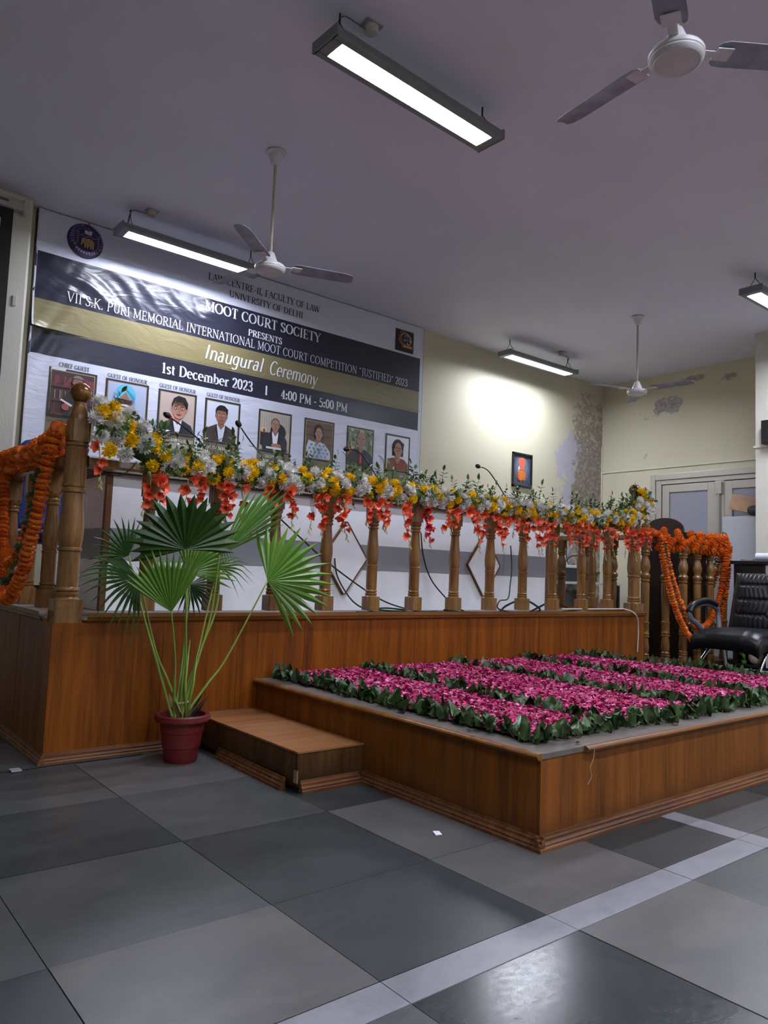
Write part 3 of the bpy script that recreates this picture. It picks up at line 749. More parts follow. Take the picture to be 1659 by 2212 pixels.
# ------------------------------------------------------------------ lettering: a small stroke alphabet with serifs
GL = {
 'A': (.76, 'l.06,0,.38,1;L.38,1,.70,0;l.18,.36,.58,.36;s.06,0;s.70,0'),
 'B': (.68, 'n.16,0,.16,1;a.32,.75,.24,.25,-90,90;a.34,.26,.28,.26,-90,90;n.05,1,.33,1;n.05,0,.35,0;n.16,.5,.33,.5'),
 'C': (.74, 'a.42,.5,.34,.5,48,312;v.66,.84;v.66,.16'),
 'D': (.80, 'n.16,0,.16,1;n.05,0,.34,0;n.05,1,.34,1;a.34,.5,.38,.5,-90,90'),
 'E': (.64, 'n.16,0,.16,1;n.05,1,.55,1;n.05,0,.57,0;n.16,.52,.45,.52;v.55,.9;v.57,.1;v.45,.52'),
 'F': (.60, 'n.16,0,.16,1;n.05,1,.55,1;n.16,.5,.45,.5;v.55,.9;v.45,.5;s.16,0'),
 'G': (.80, 'a.42,.5,.34,.5,48,320;v.66,.84;n.68,.1,.68,.42;s.68,.42'),
 'H': (.84, 'n.17,0,.17,1;n.67,0,.67,1;n.17,.5,.67,.5;s.17,0;s.17,1;s.67,0;s.67,1'),
 'I': (.36, 'n.18,0,.18,1;s.18,0;s.18,1'),
 'J': (.40, 'n.24,.1,.24,1;a.10,.06,.14,.2,-90,0;s.24,1'),
 'K': (.76, 'n.16,0,.16,1;l.16,.42,.62,1;L.30,.56,.68,0;s.16,0;s.16,1;s.64,1;s.68,0'),
 'L': (.62, 'n.16,0,.16,1;n.05,0,.56,0;s.16,1;v.56,.1'),
 'M': (.96, 'l.15,0,.15,1;L.15,1,.48,.08;l.48,.08,.81,1;n.81,0,.81,1;s.15,0;s.15,1;s.81,0;s.81,1'),
 'N': (.84, 'l.15,0,.15,1;L.15,1,.70,0;l.70,0,.70,1;s.15,0;s.13,1;s.70,1'),
 'O': (.84, 'a.42,.5,.35,.5,0,360'),
 'P': (.66, 'n.16,0,.16,1;a.32,.74,.27,.26,-90,90;n.05,1,.33,1;n.16,.48,.33,.48;s.16,0'),
 'R': (.74, 'n.16,0,.16,1;a.32,.75,.26,.25,-90,90;n.05,1,.33,1;n.16,.5,.33,.5;L.34,.5,.66,0;s.16,0;s.67,0'),
 'S': (.56, 'c.47,.84,.40,.97,.28,1.0,.14,.95,.09,.78,.16,.62,.38,.47,.48,.30,.45,.09,.28,0,.14,.03,.07,.16;v.48,.86;v.07,.14'),
 'T': (.68, 'n.34,0,.34,1;n.05,1,.63,1;s.34,0;v.06,.9;v.62,.9'),
 'U': (.80, 'n.16,.32,.16,1;a.40,.32,.24,.32,180,360;l.64,.32,.64,1;s.16,1;s.64,1'),
 'V': (.74, 'L.06,1,.37,0;l.37,0,.68,1;s.06,1;s.68,1'),
 'W': (1.04, 'L.05,1,.30,0;l.30,0,.52,1;L.52,1,.76,0;l.76,0,.99,1;s.05,1;s.52,1;s.99,1'),
 'Y': (.72, 'L.05,1,.36,.48;l.36,.48,.67,1;n.36,0,.36,.48;s.05,1;s.67,1;s.36,0'),
 '0': (.58, 'a.29,.5,.22,.5,0,360'),
 '1': (.44, 'n.24,0,.24,1;l.08,.84,.24,1;s.24,0'),
 '2': (.56, 'c.09,.76,.13,.93,.27,1,.42,.93,.46,.75,.38,.5,.20,.22,.08,.04;n.06,.02,.49,.02;v.49,.1'),
 '3': (.56, 'c.09,.84,.16,.97,.28,1,.42,.92,.44,.74,.36,.58,.24,.53,.38,.48,.48,.30,.44,.08,.27,0,.13,.03,.07,.16'),
 '4': (.58, 'n.39,0,.39,1;l.39,1,.05,.28;n.05,.28,.54,.28;s.39,0'),
 '5': (.56, 'n.13,.98,.45,.98;l.13,.98,.10,.54;c.10,.54,.26,.62,.42,.54,.48,.32,.42,.08,.25,0,.12,.03,.07,.14'),
 'a': (.56, 'n.40,.1,.40,.48;c.40,.48,.34,.64,.22,.66,.11,.58;a.23,.2,.16,.2,0,360;n.40,.02,.5,.02;'),
 'b': (.64, 'n.15,0,.15,1;a.34,.33,.22,.33,-150,150;l.06,1,.15,1'),
 'c': (.54, 'a.30,.33,.23,.33,45,315'),
 'e': (.56, 'a.29,.33,.22,.33,0,310;n.07,.36,.5,.36'),
 'f': (.40, 'n.16,0,.16,.76;a.30,.76,.14,.23,60,180;n.04,.64,.34,.64;s.16,0'),
 'g': (.56, 'a.26,.36,.20,.30,0,360;n.44,-.08,.44,.66;c.44,-.08,.36,-.26,.2,-.28,.07,-.2'),
 'l': (.32, 'n.16,0,.16,1;l.06,1,.16,1;s.16,0'),
 'm': (1.0, 'n.15,0,.15,.64;a.33,.42,.18,.24,0,160;n.51,0,.51,.44;a.69,.42,.18,.24,0,160;n.87,0,.87,.44;s.15,0;s.51,0;s.87,0;l.06,.64,.15,.64'),
 'n': (.66, 'n.15,0,.15,.64;a.34,.42,.19,.24,0,160;n.53,0,.53,.44;s.15,0;s.53,0;l.06,.64,.15,.64'),
 'o': (.60, 'a.30,.33,.23,.33,0,360'),
 'r': (.48, 'n.15,0,.15,.64;c.15,.42,.22,.58,.34,.64,.42,.58;s.15,0;l.06,.64,.15,.64'),
 's': (.46, 'c.37,.54,.32,.64,.22,.66,.12,.6,.11,.48,.22,.36,.36,.26,.38,.12,.3,.02,.2,0,.08,.06'),
 't': (.42, 'n.18,.1,.18,.84;n.05,.64,.36,.64;a.28,.12,.10,.12,180,300'),
 'u': (.64, 'n.13,.22,.13,.64;a.32,.22,.19,.22,180,350;n.51,0,.51,.64;l.04,.64,.13,.64;l.51,.02,.6,.02'),
 'y': (.60, 'L.06,.64,.30,0;l.54,.64,.24,-.18;c.24,-.18,.16,-.27,.05,-.24'),
 '.': (.28, 'd.14,.05'), ',': (.28, 'd.14,.05;l.15,.04,.08,-.16'), '-': (.40, 'N.06,.38,.34,.38'), ':': (.30, 'd.15,.1;d.15,.55'),
 '"': (.42, 'N.12,.95,.12,.75;N.28,.95,.28,.75'), '|': (.3, 'n.15,-.1,.15,.9'), ' ': (.30, ''),
}
def strip(pts, T, t, out):
    if len(pts) == 2:
        (x0, y0), (x1, y1) = pts
        k = max(1, int(math.hypot(x1 - x0, y1 - y0) / 0.22))
        pts = [(x0 + (x1 - x0) * i / k, y0 + (y1 - y0) * i / k) for i in range(k + 1)]
    n = len(pts)
    L = []; R = []
    for i, p in enumerate(pts):
        a = pts[max(i - 1, 0)]; b = pts[min(i + 1, n - 1)]
        dx, dy = b[0] - a[0], b[1] - a[1]
        l = math.hypot(dx, dy) or 1
        nx, ny = -dy / l, dx / l
        h = 0.5 * math.sqrt((T * nx) ** 2 + (t * ny) ** 2)
        L.append((p[0] + nx * h, p[1] + ny * h)); R.append((p[0] - nx * h, p[1] - ny * h))
    for i in range(n - 1):
        out.append((L[i], L[i + 1], R[i + 1], R[i]))

def glyph_quads(s, T, t, serif=True, slant=0.0, track=0.0):
    out = []; x = 0.0
    for ch in s:
        w, cmds = GL[ch]
        q = []
        for c in cmds.split(';'):
            if not c: continue
            k = c[0]; v = [float(z) for z in c[1:].split(',')]
            if k == 'l': strip([(v[0], v[1]), (v[2], v[3])], t * 1.15, t, q)
            elif k == 'L': strip([(v[0], v[1]), (v[2], v[3])], T * 1.05, T, q)
            elif k == 'n': strip([(v[0], v[1]), (v[2], v[3])], T, t, q)
            elif k == 'N': strip([(v[0], v[1]), (v[2], v[3])], T * 0.8, t * 1.6, q)
            elif k == 'a':
                n = max(5, int(abs(v[5] - v[4]) / 18))
                strip([(v[0] + v[2] * math.cos(math.radians(v[4] + (v[5] - v[4]) * i / n)), v[1] + v[3] * math.sin(math.radians(v[4] + (v[5] - v[4]) * i / n))) for i in range(n + 1)], T, t, q)
            elif k == 'c':
                P = spline([(v[i], v[i + 1], 0) for i in range(0, len(v), 2)], 4)
                strip([(p.x, p.y) for p in P], T, t * 1.3, q)
            elif k == 'd':
                h = T * 0.62; q.append(((v[0] - h, v[1] - h), (v[0] + h, v[1] - h), (v[0] + h, v[1] + h), (v[0] - h, v[1] + h)))
            elif k == 's' and serif:
                h = T * 0.5 + 0.075; z = t * 0.42
                q.append(((v[0] - h, v[1] - z), (v[0] + h, v[1] - z), (v[0] + h, v[1] + z), (v[0] - h, v[1] + z)))
            elif k == 'v' and serif:
                z = t * 0.45; h = 0.10
                q.append(((v[0] - z, v[1] - h), (v[0] + z, v[1] - h), (v[0] + z, v[1] + h), (v[0] - z, v[1] + h)))
        for f in q:
            out.append([(p[0] + x + slant * p[1], p[1]) for p in f])
        x += w + track
    return out, x

# ------------------------------------------------------------------ the banner
BNX0, BNX1, BNZ0, BNZ1, BNY = 1.452, 5.652, 1.62, 3.842, 6.365
def drape(x, z):
    # folds pulled across the dark band on the left, none over the row of pictures
    a = math.exp(-((x - 2.35) / 0.7) ** 2) * math.exp(-((z - 3.33) / 0.17) ** 2)
    u = (x - 1.45) * 0.62 + (z - 3.5)
    v = (x - 1.45) - (z - 3.5) * 0.62
    w = noise.noise(Vector((u * 2.2, v * 2.0, 3.0)))
    d = a * (0.030 * noise.noise(Vector((u * 5.5 + 1.3 * w, v * 1.3, 0.0))) + 0.009 * noise.noise(Vector((u * 16 + 2 * w, v * 3.2, 7.0))))
    b = math.exp(-((x - 1.5) / 0.35) ** 2) * math.exp(-((z - 3.0) / 0.5) ** 2)
    d += b * 0.016 * noise.noise(Vector(((x - z * 0.5) * 11, (x * 0.5 + z) * 1.6, 5.0)))
    d += 0.012 * math.exp(-((x - 3.0) / 0.4) ** 2) * math.exp(-((z - 3.35) / 0.2) ** 2) * noise.noise(Vector(((x + z * 0.4) * 11, z * 3, 9.0)))
    if z > 2.865:
        d += 0.045 * max(0.0, 1 - (x - 1.45) / 0.46) ** 1.3 * math.exp(-(z - 2.865) / 0.10)
    return d

bm_mat, nt, bs = new_mat('printed_flex_sheet')
tc = N(nt, 'ShaderNodeTexCoord'); sep = N(nt, 'ShaderNodeSeparateXYZ'); nt.links.new(tc.outputs['Object'], sep.inputs[0])
zz = math_n(nt, 'ADD', sep.outputs[2], math_n(nt, 'MULTIPLY', sep.outputs[0], 0.0035))
fz = math_n(nt, 'DIVIDE', math_n(nt, 'ADD', zz, BNZ0 - 1.5), 2.5)
Wt = (206, 210, 228); NV = (38, 39, 54); GD = (122, 114, 82)
st = lambda z: (z - 1.5) / 2.5
r1 = ramp(nt, fz, [(0.0, Wt), (st(2.645), NV), (st(2.855), GD), (st(3.098), NV), (st(3.492), Wt)], 'CONSTANT')
mx = math_n(nt, 'MULTIPLY', math_n(nt, 'GREATER_THAN', sep.outputs[0], 1.466 - BNX0), math_n(nt, 'LESS_THAN', sep.outputs[0], 5.606 - BNX0))
colour = mixc(nt, mx, lin((196, 199, 212)), r1.outputs[0])
nt.links.new(colour, bs.inputs['Base Color'])
bs.inputs['Roughness'].default_value = 0.3
mp = N(nt, 'ShaderNodeMapping'); mp.inputs['Scale'].default_value = (1.2, 1, 3.2); mp.inputs['Rotation'].default_value = (0, 0.35, 0)
nt.links.new(tc.outputs['Object'], mp.inputs[0])
nz = N(nt, 'ShaderNodeTexNoise', i_Scale=3.0, i_Detail=4.0, i_Distortion=1.2); nt.links.new(mp.outputs[0], nz.inputs['Vector'])
bp = N(nt, 'ShaderNodeBump', i_Strength=0.22, i_Distance=0.03); nt.links.new(nz.outputs['Fac'], bp.inputs['Height']); nt.links.new(bp.outputs[0], bs.inputs['Normal'])

banner = thing('printed_banner', 'huge printed event banner on the back wall with bands, lettering and eight portraits', 'banner', (BNX0, BNY, BNZ0))
def sheet(zlist, xn=300):
    mb = MB(); vs = []; fs = []
    for z in zlist:
        for i in range(xn + 1):
            x = BNX0 + (BNX1 - BNX0) * i / xn
            vs.append((x, BNY - drape(x, z), z))
    for j in range(len(zlist) - 1):
        for i in range(xn):
            a = j * (xn + 1) + i
            fs.append((a, a + 1, a + xn + 2, a + xn + 1))
    return mb.add(vs, fs)
zl = [BNZ0 + (2.864 - BNZ0) * j / 24 for j in range(25)]
zu = [2.866 + (BNZ1 - 2.866) * j / 110 for j in range(111)]
part('sheet', sheet(zl), bm_mat, banner, smooth=180)
part('sheet', sheet(zu), bm_mat, banner, smooth=180)
part('hem_batten', MB().box(BNX0 - 0.006, BNX0 + 0.012, BNY + 0.002, YB - 0.002, BNZ0, BNZ1 - 0.01).box(BNX1 - 0.012, BNX1 + 0.006, BNY + 0.002, YB - 0.002, BNZ0, BNZ1 - 0.01).box(BNX0, BNX1, BNY + 0.004, YB - 0.002, BNZ1 - 0.02, BNZ1 + 0.003), flat((40, 38, 40), 0.6), banner)

def pr(x, z, k=1):
    return (x, BNY - drape(x, z) - 0.0016 * k, z)

def text(s, x0, x1, z0, z1, cap, rgb, T=0.15, t=0.055, serif=True, slant=0.0, track=0.04, name='lettering', k=1, parent=None):
    q, w = glyph_quads(s, T, t, serif, slant, track)
    mb = MB()
    for f in q:
        vs = []
        for p in f:
            u = p[0] / w
            vs.append(pr(x0 + (x1 - x0) * u, z0 + (z1 - z0) * u + p[1] * cap, k))
        mb.add(vs, [(0, 1, 2, 3)])
    return part(name, mb, flat(rgb, 0.4), parent or banner)

INK = (44, 46, 56); PALE = (214, 218, 230)
text('LAW CENTRE-II, FACULTY OF LAW', 2.944, 4.196, 3.668, 3.660, 0.066, INK, 0.16, 0.06, k=2)
text('UNIVERSITY OF DELHI', 3.165, 3.998, 3.560, 3.552, 0.062, INK, 0.16, 0.06, k=2)
text('MOOT COURT SOCIETY', 2.925, 4.225, 3.368, 3.352, 0.092, PALE, 0.17, 0.06, k=2)
text('PRESENTS', 3.388, 3.768, 3.238, 3.230, 0.060, PALE, 0.18, 0.07, k=2)
text('VII S.K. PURI MEMORIAL INTERNATIONAL MOOT COURT COMPETITION "JUSTIFIED" 2023', 1.715, 5.424, 3.133, 3.114, 0.080, PALE, 0.10, 0.045, k=5)
text('Inaugural', 2.945, 3.565, 2.918, 2.908, 0.135, (224, 226, 236), 0.13, 0.055, False, 0.22, 0.02, k=2)
text('Ceremony', 3.635, 4.205, 2.907, 2.896, 0.135, (224, 226, 236), 0.13, 0.055, False, 0.22, 0.02, k=2)
text('1st December 2023', 2.552, 3.470, 2.703, 2.697, 0.092, PALE, 0.19, 0.08, k=2)
text('|', 3.600, 3.640, 2.700, 2.700, 0.092, PALE, 0.16, 0.06, k=2)
text('4:00 PM - 5:00 PM', 3.783, 4.602, 2.690, 2.684, 0.088, PALE, 0.18, 0.075, k=2)
text('CHIEF GUEST', 1.690, 1.935, 2.582, 2.580, 0.034, INK, 0.18, 0.07)
for a, b_ in ((2.086, 2.431), (2.543, 2.889), (2.996, 3.338)):
    text('GUEST OF HONOUR', a, b_, 2.571, 2.569, 0.034, INK, 0.18, 0.07)

def ell(cu, cv, ru, rv, a0=0, a1=360, n=20):
    return [(cu + ru * math.cos(math.radians(a0 + (a1 - a0) * i / n)), cv + rv * math.sin(math.radians(a0 + (a1 - a0) * i / n))) for i in range(n + (0 if a1 - a0 == 360 else 1))]
def rc(u0, u1, v0, v1): return [(u0, v0), (u1, v0), (u1, v1), (u0, v1)]

def portrait(x0, x1, z0, z1, bg, shapes, captions=(), gold=(176, 158, 112)):
    f = MB()
    f.add([pr(x, z, 1) for x, z in rc(x0, x1, z0, z1)], [(0, 1, 2, 3)], 0)
    b_ = 0.024
    f.add([pr(x, z, 2) for x, z in rc(x0 + b_ - 0.006, x1 - b_ + 0.006, z0 + b_ - 0.006, z1 - b_ + 0.006)], [(0, 1, 2, 3)], 1)
    f.add([pr(x, z, 1) for x, z in rc(x0, x1, z0 - 0.15, z0 - 0.003)], [(0, 1, 2, 3)], 2)
    p = part('portrait', f, [flat((44, 42, 50), 0.4), flat(gold, 0.4), flat((112, 104, 74), 0.4)], banner)
    iu0, iu1, iz0, iz1 = x0 + b_, x1 - b_, z0 + b_, z1 - b_
    mats = [flat(bg, 0.45)]; idx = {tuple(bg): 0}
    m = MB()
    cl = lambda a: min(1.0, max(0.0, a))
    m.add([pr(x, z, 3) for x, z in rc(iu0, iu1, iz0, iz1)], [(0, 1, 2, 3)], 0)
    for k, (rgb, pts) in enumerate(shapes):
        if tuple(rgb) not in idx:
            idx[tuple(rgb)] = len(mats); mats.append(flat(rgb, 0.45))
        kk = 3.2 + 0.22 * k
        m.add([pr(iu0 + (iu1 - iu0) * cl(u), iz0 + (iz1 - iz0) * cl(v), kk) for u, v in pts], [tuple(range(len(pts)))], idx[tuple(rgb)])
    part('figure', m, mats, p)
    for s, a, c, dz, h in captions:
        w = glyph_quads(s, .16, .07, True, 0, .04)[1] * h * 0.98
        xa = x0 + (x1 - x0) * a if c is None else x0 + (x1 - x0) * a
        text(s, xa, xa + w, z0 - dz, z0 - dz, h, (222, 224, 226), 0.17, 0.08, parent=p, k=2)
    return p

def face(cu, cv, ru, rv, skin, glasses=None, brow=(40, 30, 28), lips=(150, 80, 78), shade=None):
    sh = shade or tuple(int(c * 0.82) for c in skin)
    S = [(skin, ell(cu - ru * 1.02, cv - rv * 0.05, ru * 0.16, rv * 0.22, n=10)), (skin, ell(cu + ru * 1.02, cv - rv * 0.05, ru * 0.16, rv * 0.22, n=10)),
         (skin, ell(cu, cv, ru, rv, 0, 360, 26)),
         (sh, [(cu - ru * 0.12, cv - rv * 0.28), (cu + ru * 0.2, cv - rv * 0.3), (cu + ru * 0.08, cv + rv * 0.12)]),
         (brow, rc(cu - ru * 0.68, cu - ru * 0.2, cv + rv * 0.25, cv + rv * 0.32)), (brow, rc(cu + ru * 0.2, cu + ru * 0.68, cv + rv * 0.25, cv + rv * 0.32)),
         ((232, 226, 222), ell(cu - ru * 0.42, cv + rv * 0.08, ru * 0.2, rv * 0.07, n=10)), ((232, 226, 222), ell(cu + ru * 0.42, cv + rv * 0.08, ru * 0.2, rv * 0.07, n=10)),
         ((30, 22, 22), ell(cu - ru * 0.42, cv + rv * 0.08, ru * 0.1, rv * 0.07, n=8)), ((30, 22, 22), ell(cu + ru * 0.42, cv + rv * 0.08, ru * 0.1, rv * 0.07, n=8)),
         (lips, ell(cu, cv - rv * 0.52, ru * 0.36, rv * 0.07, n=12))]
    if glasses:
        for s in (-1, 1):
            o = ell(cu + s * ru * 0.43, cv + rv * 0.06, ru * 0.36, rv * 0.2, 0, 360, 14); i = ell(cu + s * ru * 0.43, cv + rv * 0.06, ru * 0.31, rv * 0.16, 0, 360, 14)
            for a in range(14):
                S.append((glasses, [o[a], o[(a + 1) % 14], i[(a + 1) % 14], i[a]]))
        S.append((glasses, rc(cu - ru * 0.1, cu + ru * 0.1, cv + rv * 0.08, cv + rv * 0.13)))
    return S

def suit(cu, top, coat, shirt, half=0.46, tie=None, skin=(150, 104, 84), nw=0.1):
    S = [(skin, rc(cu - nw, cu + nw, top - 0.08, top + 0.12)),
         (coat, [(cu - half, 0), (cu + half, 0), (cu + half, top - 0.22), (cu + half * 0.82, top - 0.1), (cu + nw * 1.3, top + 0.02), (cu, top - 0.1), (cu - nw * 1.3, top + 0.02), (cu - half * 0.82, top - 0.1), (cu - half, top - 0.22)]),
         (shirt, [(cu - nw * 1.3, top + 0.02), (cu, top - 0.12), (cu + nw * 1.3, top + 0.02), (cu + nw * 1.1, top - 0.2), (cu + nw * 0.5, 0), (cu - nw * 0.5, 0), (cu - nw * 1.1, top - 0.2)]),
         (skin, [(cu - nw * 0.8, top + 0.03), (cu + nw * 0.8, top + 0.03), (cu, top - 0.11)])]
    d = tuple(int(c * 0.6) for c in coat)
    S += [(d, [(cu - nw * 1.4, top + 0.01), (cu - nw * 2.2, top - 0.16), (cu - nw * 1.5, top - 0.2), (cu - nw * 0.5, 0.0), (cu - nw * 0.62, 0.0)]),
          (d, [(cu + nw * 1.4, top + 0.01), (cu + nw * 0.62, 0.0), (cu + nw * 0.5, 0.0), (cu + nw * 1.5, top - 0.2), (cu + nw * 2.2, top - 0.16)])]
    if tie: S.append((tie, [(cu - 0.03, top - 0.1), (cu + 0.03, top - 0.1), (cu + 0.05, 0), (cu - 0.05, 0)]))
    return S

rp = random.Random(3)
books = []
for row, (v0, v1, cols) in enumerate(((0.68, 0.92, [(104, 40, 50), (120, 52, 60), (88, 38, 44)]), (0.36, 0.6, [(66, 40, 42), (84, 54, 50), (58, 36, 40)]), (0.04, 0.28, [(62, 34, 36), (78, 44, 42)]))):
    u = 0.0
    while u < 0.97:
        w = rp.uniform(0.05, 0.1); books.append((rp.choice(cols), rc(u + 0.004, u + w, v0, v1 - rp.uniform(0, 0.05)))); u += w
    books.append(((92, 48, 40), rc(0, 1, v0 - 0.045, v0)))
    if row == 1: books += [((196, 176, 160), rc(0.08 + 0.12 * i, 0.092 + 0.12 * i, 0.37, 0.56)) for i in range(3)]
portrait(1.618, 2.002, 2.155, 2.568, (58, 40, 42), books + [((24, 24, 32), [(0.28, 0), (0.9, 0), (0.92, 0.4), (0.78, 0.62), (0.5, 0.66), (0.34, 0.5)])] + face(0.6, 0.78, 0.11, 0.13, (150, 104, 84)) +
         [((120, 118, 118), ell(0.6, 0.88, 0.12, 0.07, 0, 180, 12)), ((222, 222, 226), [(0.5, 0.62), (0.68, 0.62), (0.62, 0.4), (0.48, 0.38)]), ((150, 74, 66), ell(0.34, 0.2, 0.09, 0.08, n=12)), ((212, 204, 210), [(0.2, 0.34), (0.24, 0.37), (0.5, 0.26), (0.47, 0.22)])])
turb = [((92, 186, 216), ell(0.44, 0.72, 0.27, 0.26, -20, 200, 22)), ((150, 110, 92), [(0.26, 0.62), (0.44, 0.86), (0.62, 0.6), (0.44, 0.5)])]
fold = [((66, 150, 184), [(0.44, 0.86), (0.45, 0.885), (0.70, 0.70 - 0.05 * i), (0.69, 0.68 - 0.05 * i)]) for i in range(3)] + [((66, 150, 184), [(0.44, 0.87), (0.43, 0.89), (0.19, 0.72 - 0.06 * i), (0.2, 0.7 - 0.06 * i)]) for i in range(2)]
portrait(2.074, 2.450, 2.150, 2.562, (170, 182, 212), suit(0.44, 0.36, (34, 34, 42), (220, 222, 228), 0.46) + face(0.44, 0.58, 0.17, 0.2, (146, 104, 88), (90, 90, 96)) + turb[:1] +
         [((150, 110, 92), [(0.28, 0.62), (0.44, 0.80), (0.6, 0.6), (0.44, 0.62)])] + fold + [((226, 226, 228), ell(0.44, 0.42, 0.17, 0.09, 180, 360, 14)), ((210, 210, 214), ell(0.44, 0.475, 0.11, 0.025, n=12))])
portrait(2.537, 2.902, 2.157, 2.557, (190, 172, 164), suit(0.52, 0.34, (40, 42, 54), (224, 228, 238), 0.5, skin=(180, 130, 112)) + [((26, 22, 24), ell(0.56, 0.70, 0.235, 0.24, 0, 360, 24))] + face(0.55, 0.62, 0.2, 0.25, (190, 136, 116), (66, 30, 36)) +
         [((26, 22, 24), [(0.33, 0.66), (0.37, 0.82), (0.5, 0.80), (0.66, 0.82), (0.74, 0.74), (0.78, 0.62), (0.8, 0.78), (0.7, 0.93), (0.5, 0.96), (0.36, 0.88), (0.31, 0.74)])],
         [('Mr. KUMAR MUKESH', 0.03, None, 0.055, 0.03), ('COUNCIL OF DELHI', 0.26, None, 0.095, 0.022)])
portrait(2.985, 3.350, 2.143, 2.555, (206, 212, 232), suit(0.46, 0.42, (62, 50, 46), (196, 208, 228), 0.5, skin=(140, 92, 74)) + [((20, 18, 20), ell(0.46, 0.76, 0.2, 0.18, 0, 360, 24))] + face(0.455, 0.66, 0.17, 0.21, (146, 98, 80)) +
         [((20, 18, 20), [(0.28, 0.7), (0.31, 0.80), (0.46, 0.81), (0.58, 0.80), (0.63, 0.7), (0.66, 0.84), (0.54, 0.93), (0.38, 0.93), (0.27, 0.84)])],
         [('Prof. Dr. MANJU', 0.03, None, 0.055, 0.03)])
grid = [((150, 142, 138), rc(0.04 + 0.075 * i, 0.055 + 0.075 * i, 0.52, 0.98)) for i in range(13)]
portrait(3.548, 3.924, 2.132, 2.547, (186, 176, 168), grid + [((34, 32, 40), ell(0.6, 0.52, 0.27, 0.22, 0, 360, 20)), ((30, 30, 34), rc(0, 0.25, 0.12, 0.48)), ((214, 196, 150), rc(0.03, 0.2, 0.46, 0.58)), ((156, 60, 60), ell(0.12, 0.5, 0.045, 0.06, n=10))] +
         suit(0.5, 0.5, (38, 42, 54), (226, 232, 240), 0.42, skin=(166, 120, 104), nw=0.085) + [((100, 96, 96), ell(0.49, 0.73, 0.15, 0.15, 0, 360, 20))] + face(0.49, 0.67, 0.125, 0.165, (172, 126, 110), (60, 56, 60)) +
         [((168, 120, 104), ell(0.52, 0.13, 0.17, 0.06, n=14)), ((216, 216, 222), rc(0.18, 0.7, 0.03, 0.085))],
         [('Mr. SACHIN PURI', 0.1, None, 0.05, 0.026), ('SENIOR ADVOCATE', 0.12, None, 0.09, 0.022)])
sari = [((112, 140, 176), ell(0.14 + 0.15 * i + 0.07 * (j % 2), 0.06 + 0.1 * j, 0.045, 0.038, n=8)) for i in range(5) for j in range(4) if 0.14 + 0.15 * i < 0.85 - 0.05 * j]
portrait(4.074, 4.447, 2.120, 2.545, (104, 82, 66), [((88, 68, 54), rc(0, 1, 0.15 + 0.22 * i, 0.2 + 0.22 * i)) for i in range(4)] + [((36, 28, 28), ell(0.46, 0.77, 0.17, 0.17, 0, 360, 20)), ((44, 34, 34), rc(0.3, 0.66, 0.55, 0.75))] +
         [((158, 114, 98), rc(0.38, 0.56, 0.45, 0.6)), ((196, 204, 218), [(0.02, 0), (0.95, 0), (0.93, 0.22), (0.7, 0.42), (0.5, 0.46), (0.3, 0.44), (0.1, 0.48), (0.03, 0.3)]), ((160, 114, 98), [(0.3, 0.47), (0.56, 0.49), (0.42, 0.36)])] + sari + face(0.46, 0.67, 0.13, 0.17, (172, 128, 112), (120, 110, 112)))
fol = [(rp.choice(((92, 110, 74), (128, 140, 104), (168, 172, 140), (70, 84, 58), (150, 156, 150))), ell(rp.random(), rp.uniform(0.4, 1.0), rp.uniform(0.04, 0.12), rp.uniform(0.03, 0.09), n=8)) for _ in range(36)]
portrait(4.608, 4.974, 2.128, 2.547, (120, 126, 98), fol + suit(0.5, 0.42, (48, 46, 50), (48, 46, 50), 0.5, (196, 52, 44), skin=(150, 112, 100)) + [((132, 126, 122), ell(0.5, 0.75, 0.175, 0.17, 0, 360, 22))] + face(0.5, 0.67, 0.165, 0.22, (158, 120, 106)))
portrait(5.135, 5.496, 2.126, 2.543, (214, 218, 230), [((30, 26, 28), ell(0.5, 0.66, 0.27, 0.28, 0, 360, 24)), ((30, 26, 28), rc(0.24, 0.76, 0.42, 0.66)), ((160, 114, 94), rc(0.4, 0.6, 0.3, 0.5)),
          ((120, 52, 40), [(0.02, 0), (1.0, 0), (0.98, 0.22), (0.8, 0.34), (0.66, 0.36), (0.5, 0.2), (0.36, 0.36), (0.2, 0.34), (0.03, 0.3)]), ((160, 114, 94), [(0.34, 0.37), (0.67, 0.37), (0.5, 0.18)])] +
         [((168, 92, 56), ell(rp.uniform(0.5, 0.95), rp.uniform(0.03, 0.26), 0.02, 0.015, n=6)) for _ in range(16)] + face(0.5, 0.6, 0.17, 0.23, (170, 124, 104), (34, 30, 34)) +
         [((30, 26, 28), [(0.31, 0.62), (0.33, 0.76), (0.5, 0.86), (0.67, 0.76), (0.69, 0.62), (0.74, 0.8), (0.5, 0.93), (0.26, 0.8)]), ((170, 40, 50), ell(0.5, 0.70, 0.014, 0.012, n=8))],
         [('GUPTA', 0.62, None, 0.055, 0.026)])

for p_, lab_ in zip([c for c in banner.children if c.name.split('.')[0] == 'portrait'], ('portrait of a robed person before law books', 'portrait of a person in a cyan turban', 'portrait of a person in glasses and a dark suit on tan', 'portrait of a person in a brown suit on pale blue', 'portrait of a person seated at a desk', 'portrait of a person in a blue patterned sari', 'portrait of a person in a dark shirt and red tie', 'portrait of a person with bobbed black hair on white')):
    p_['label'] = lab_

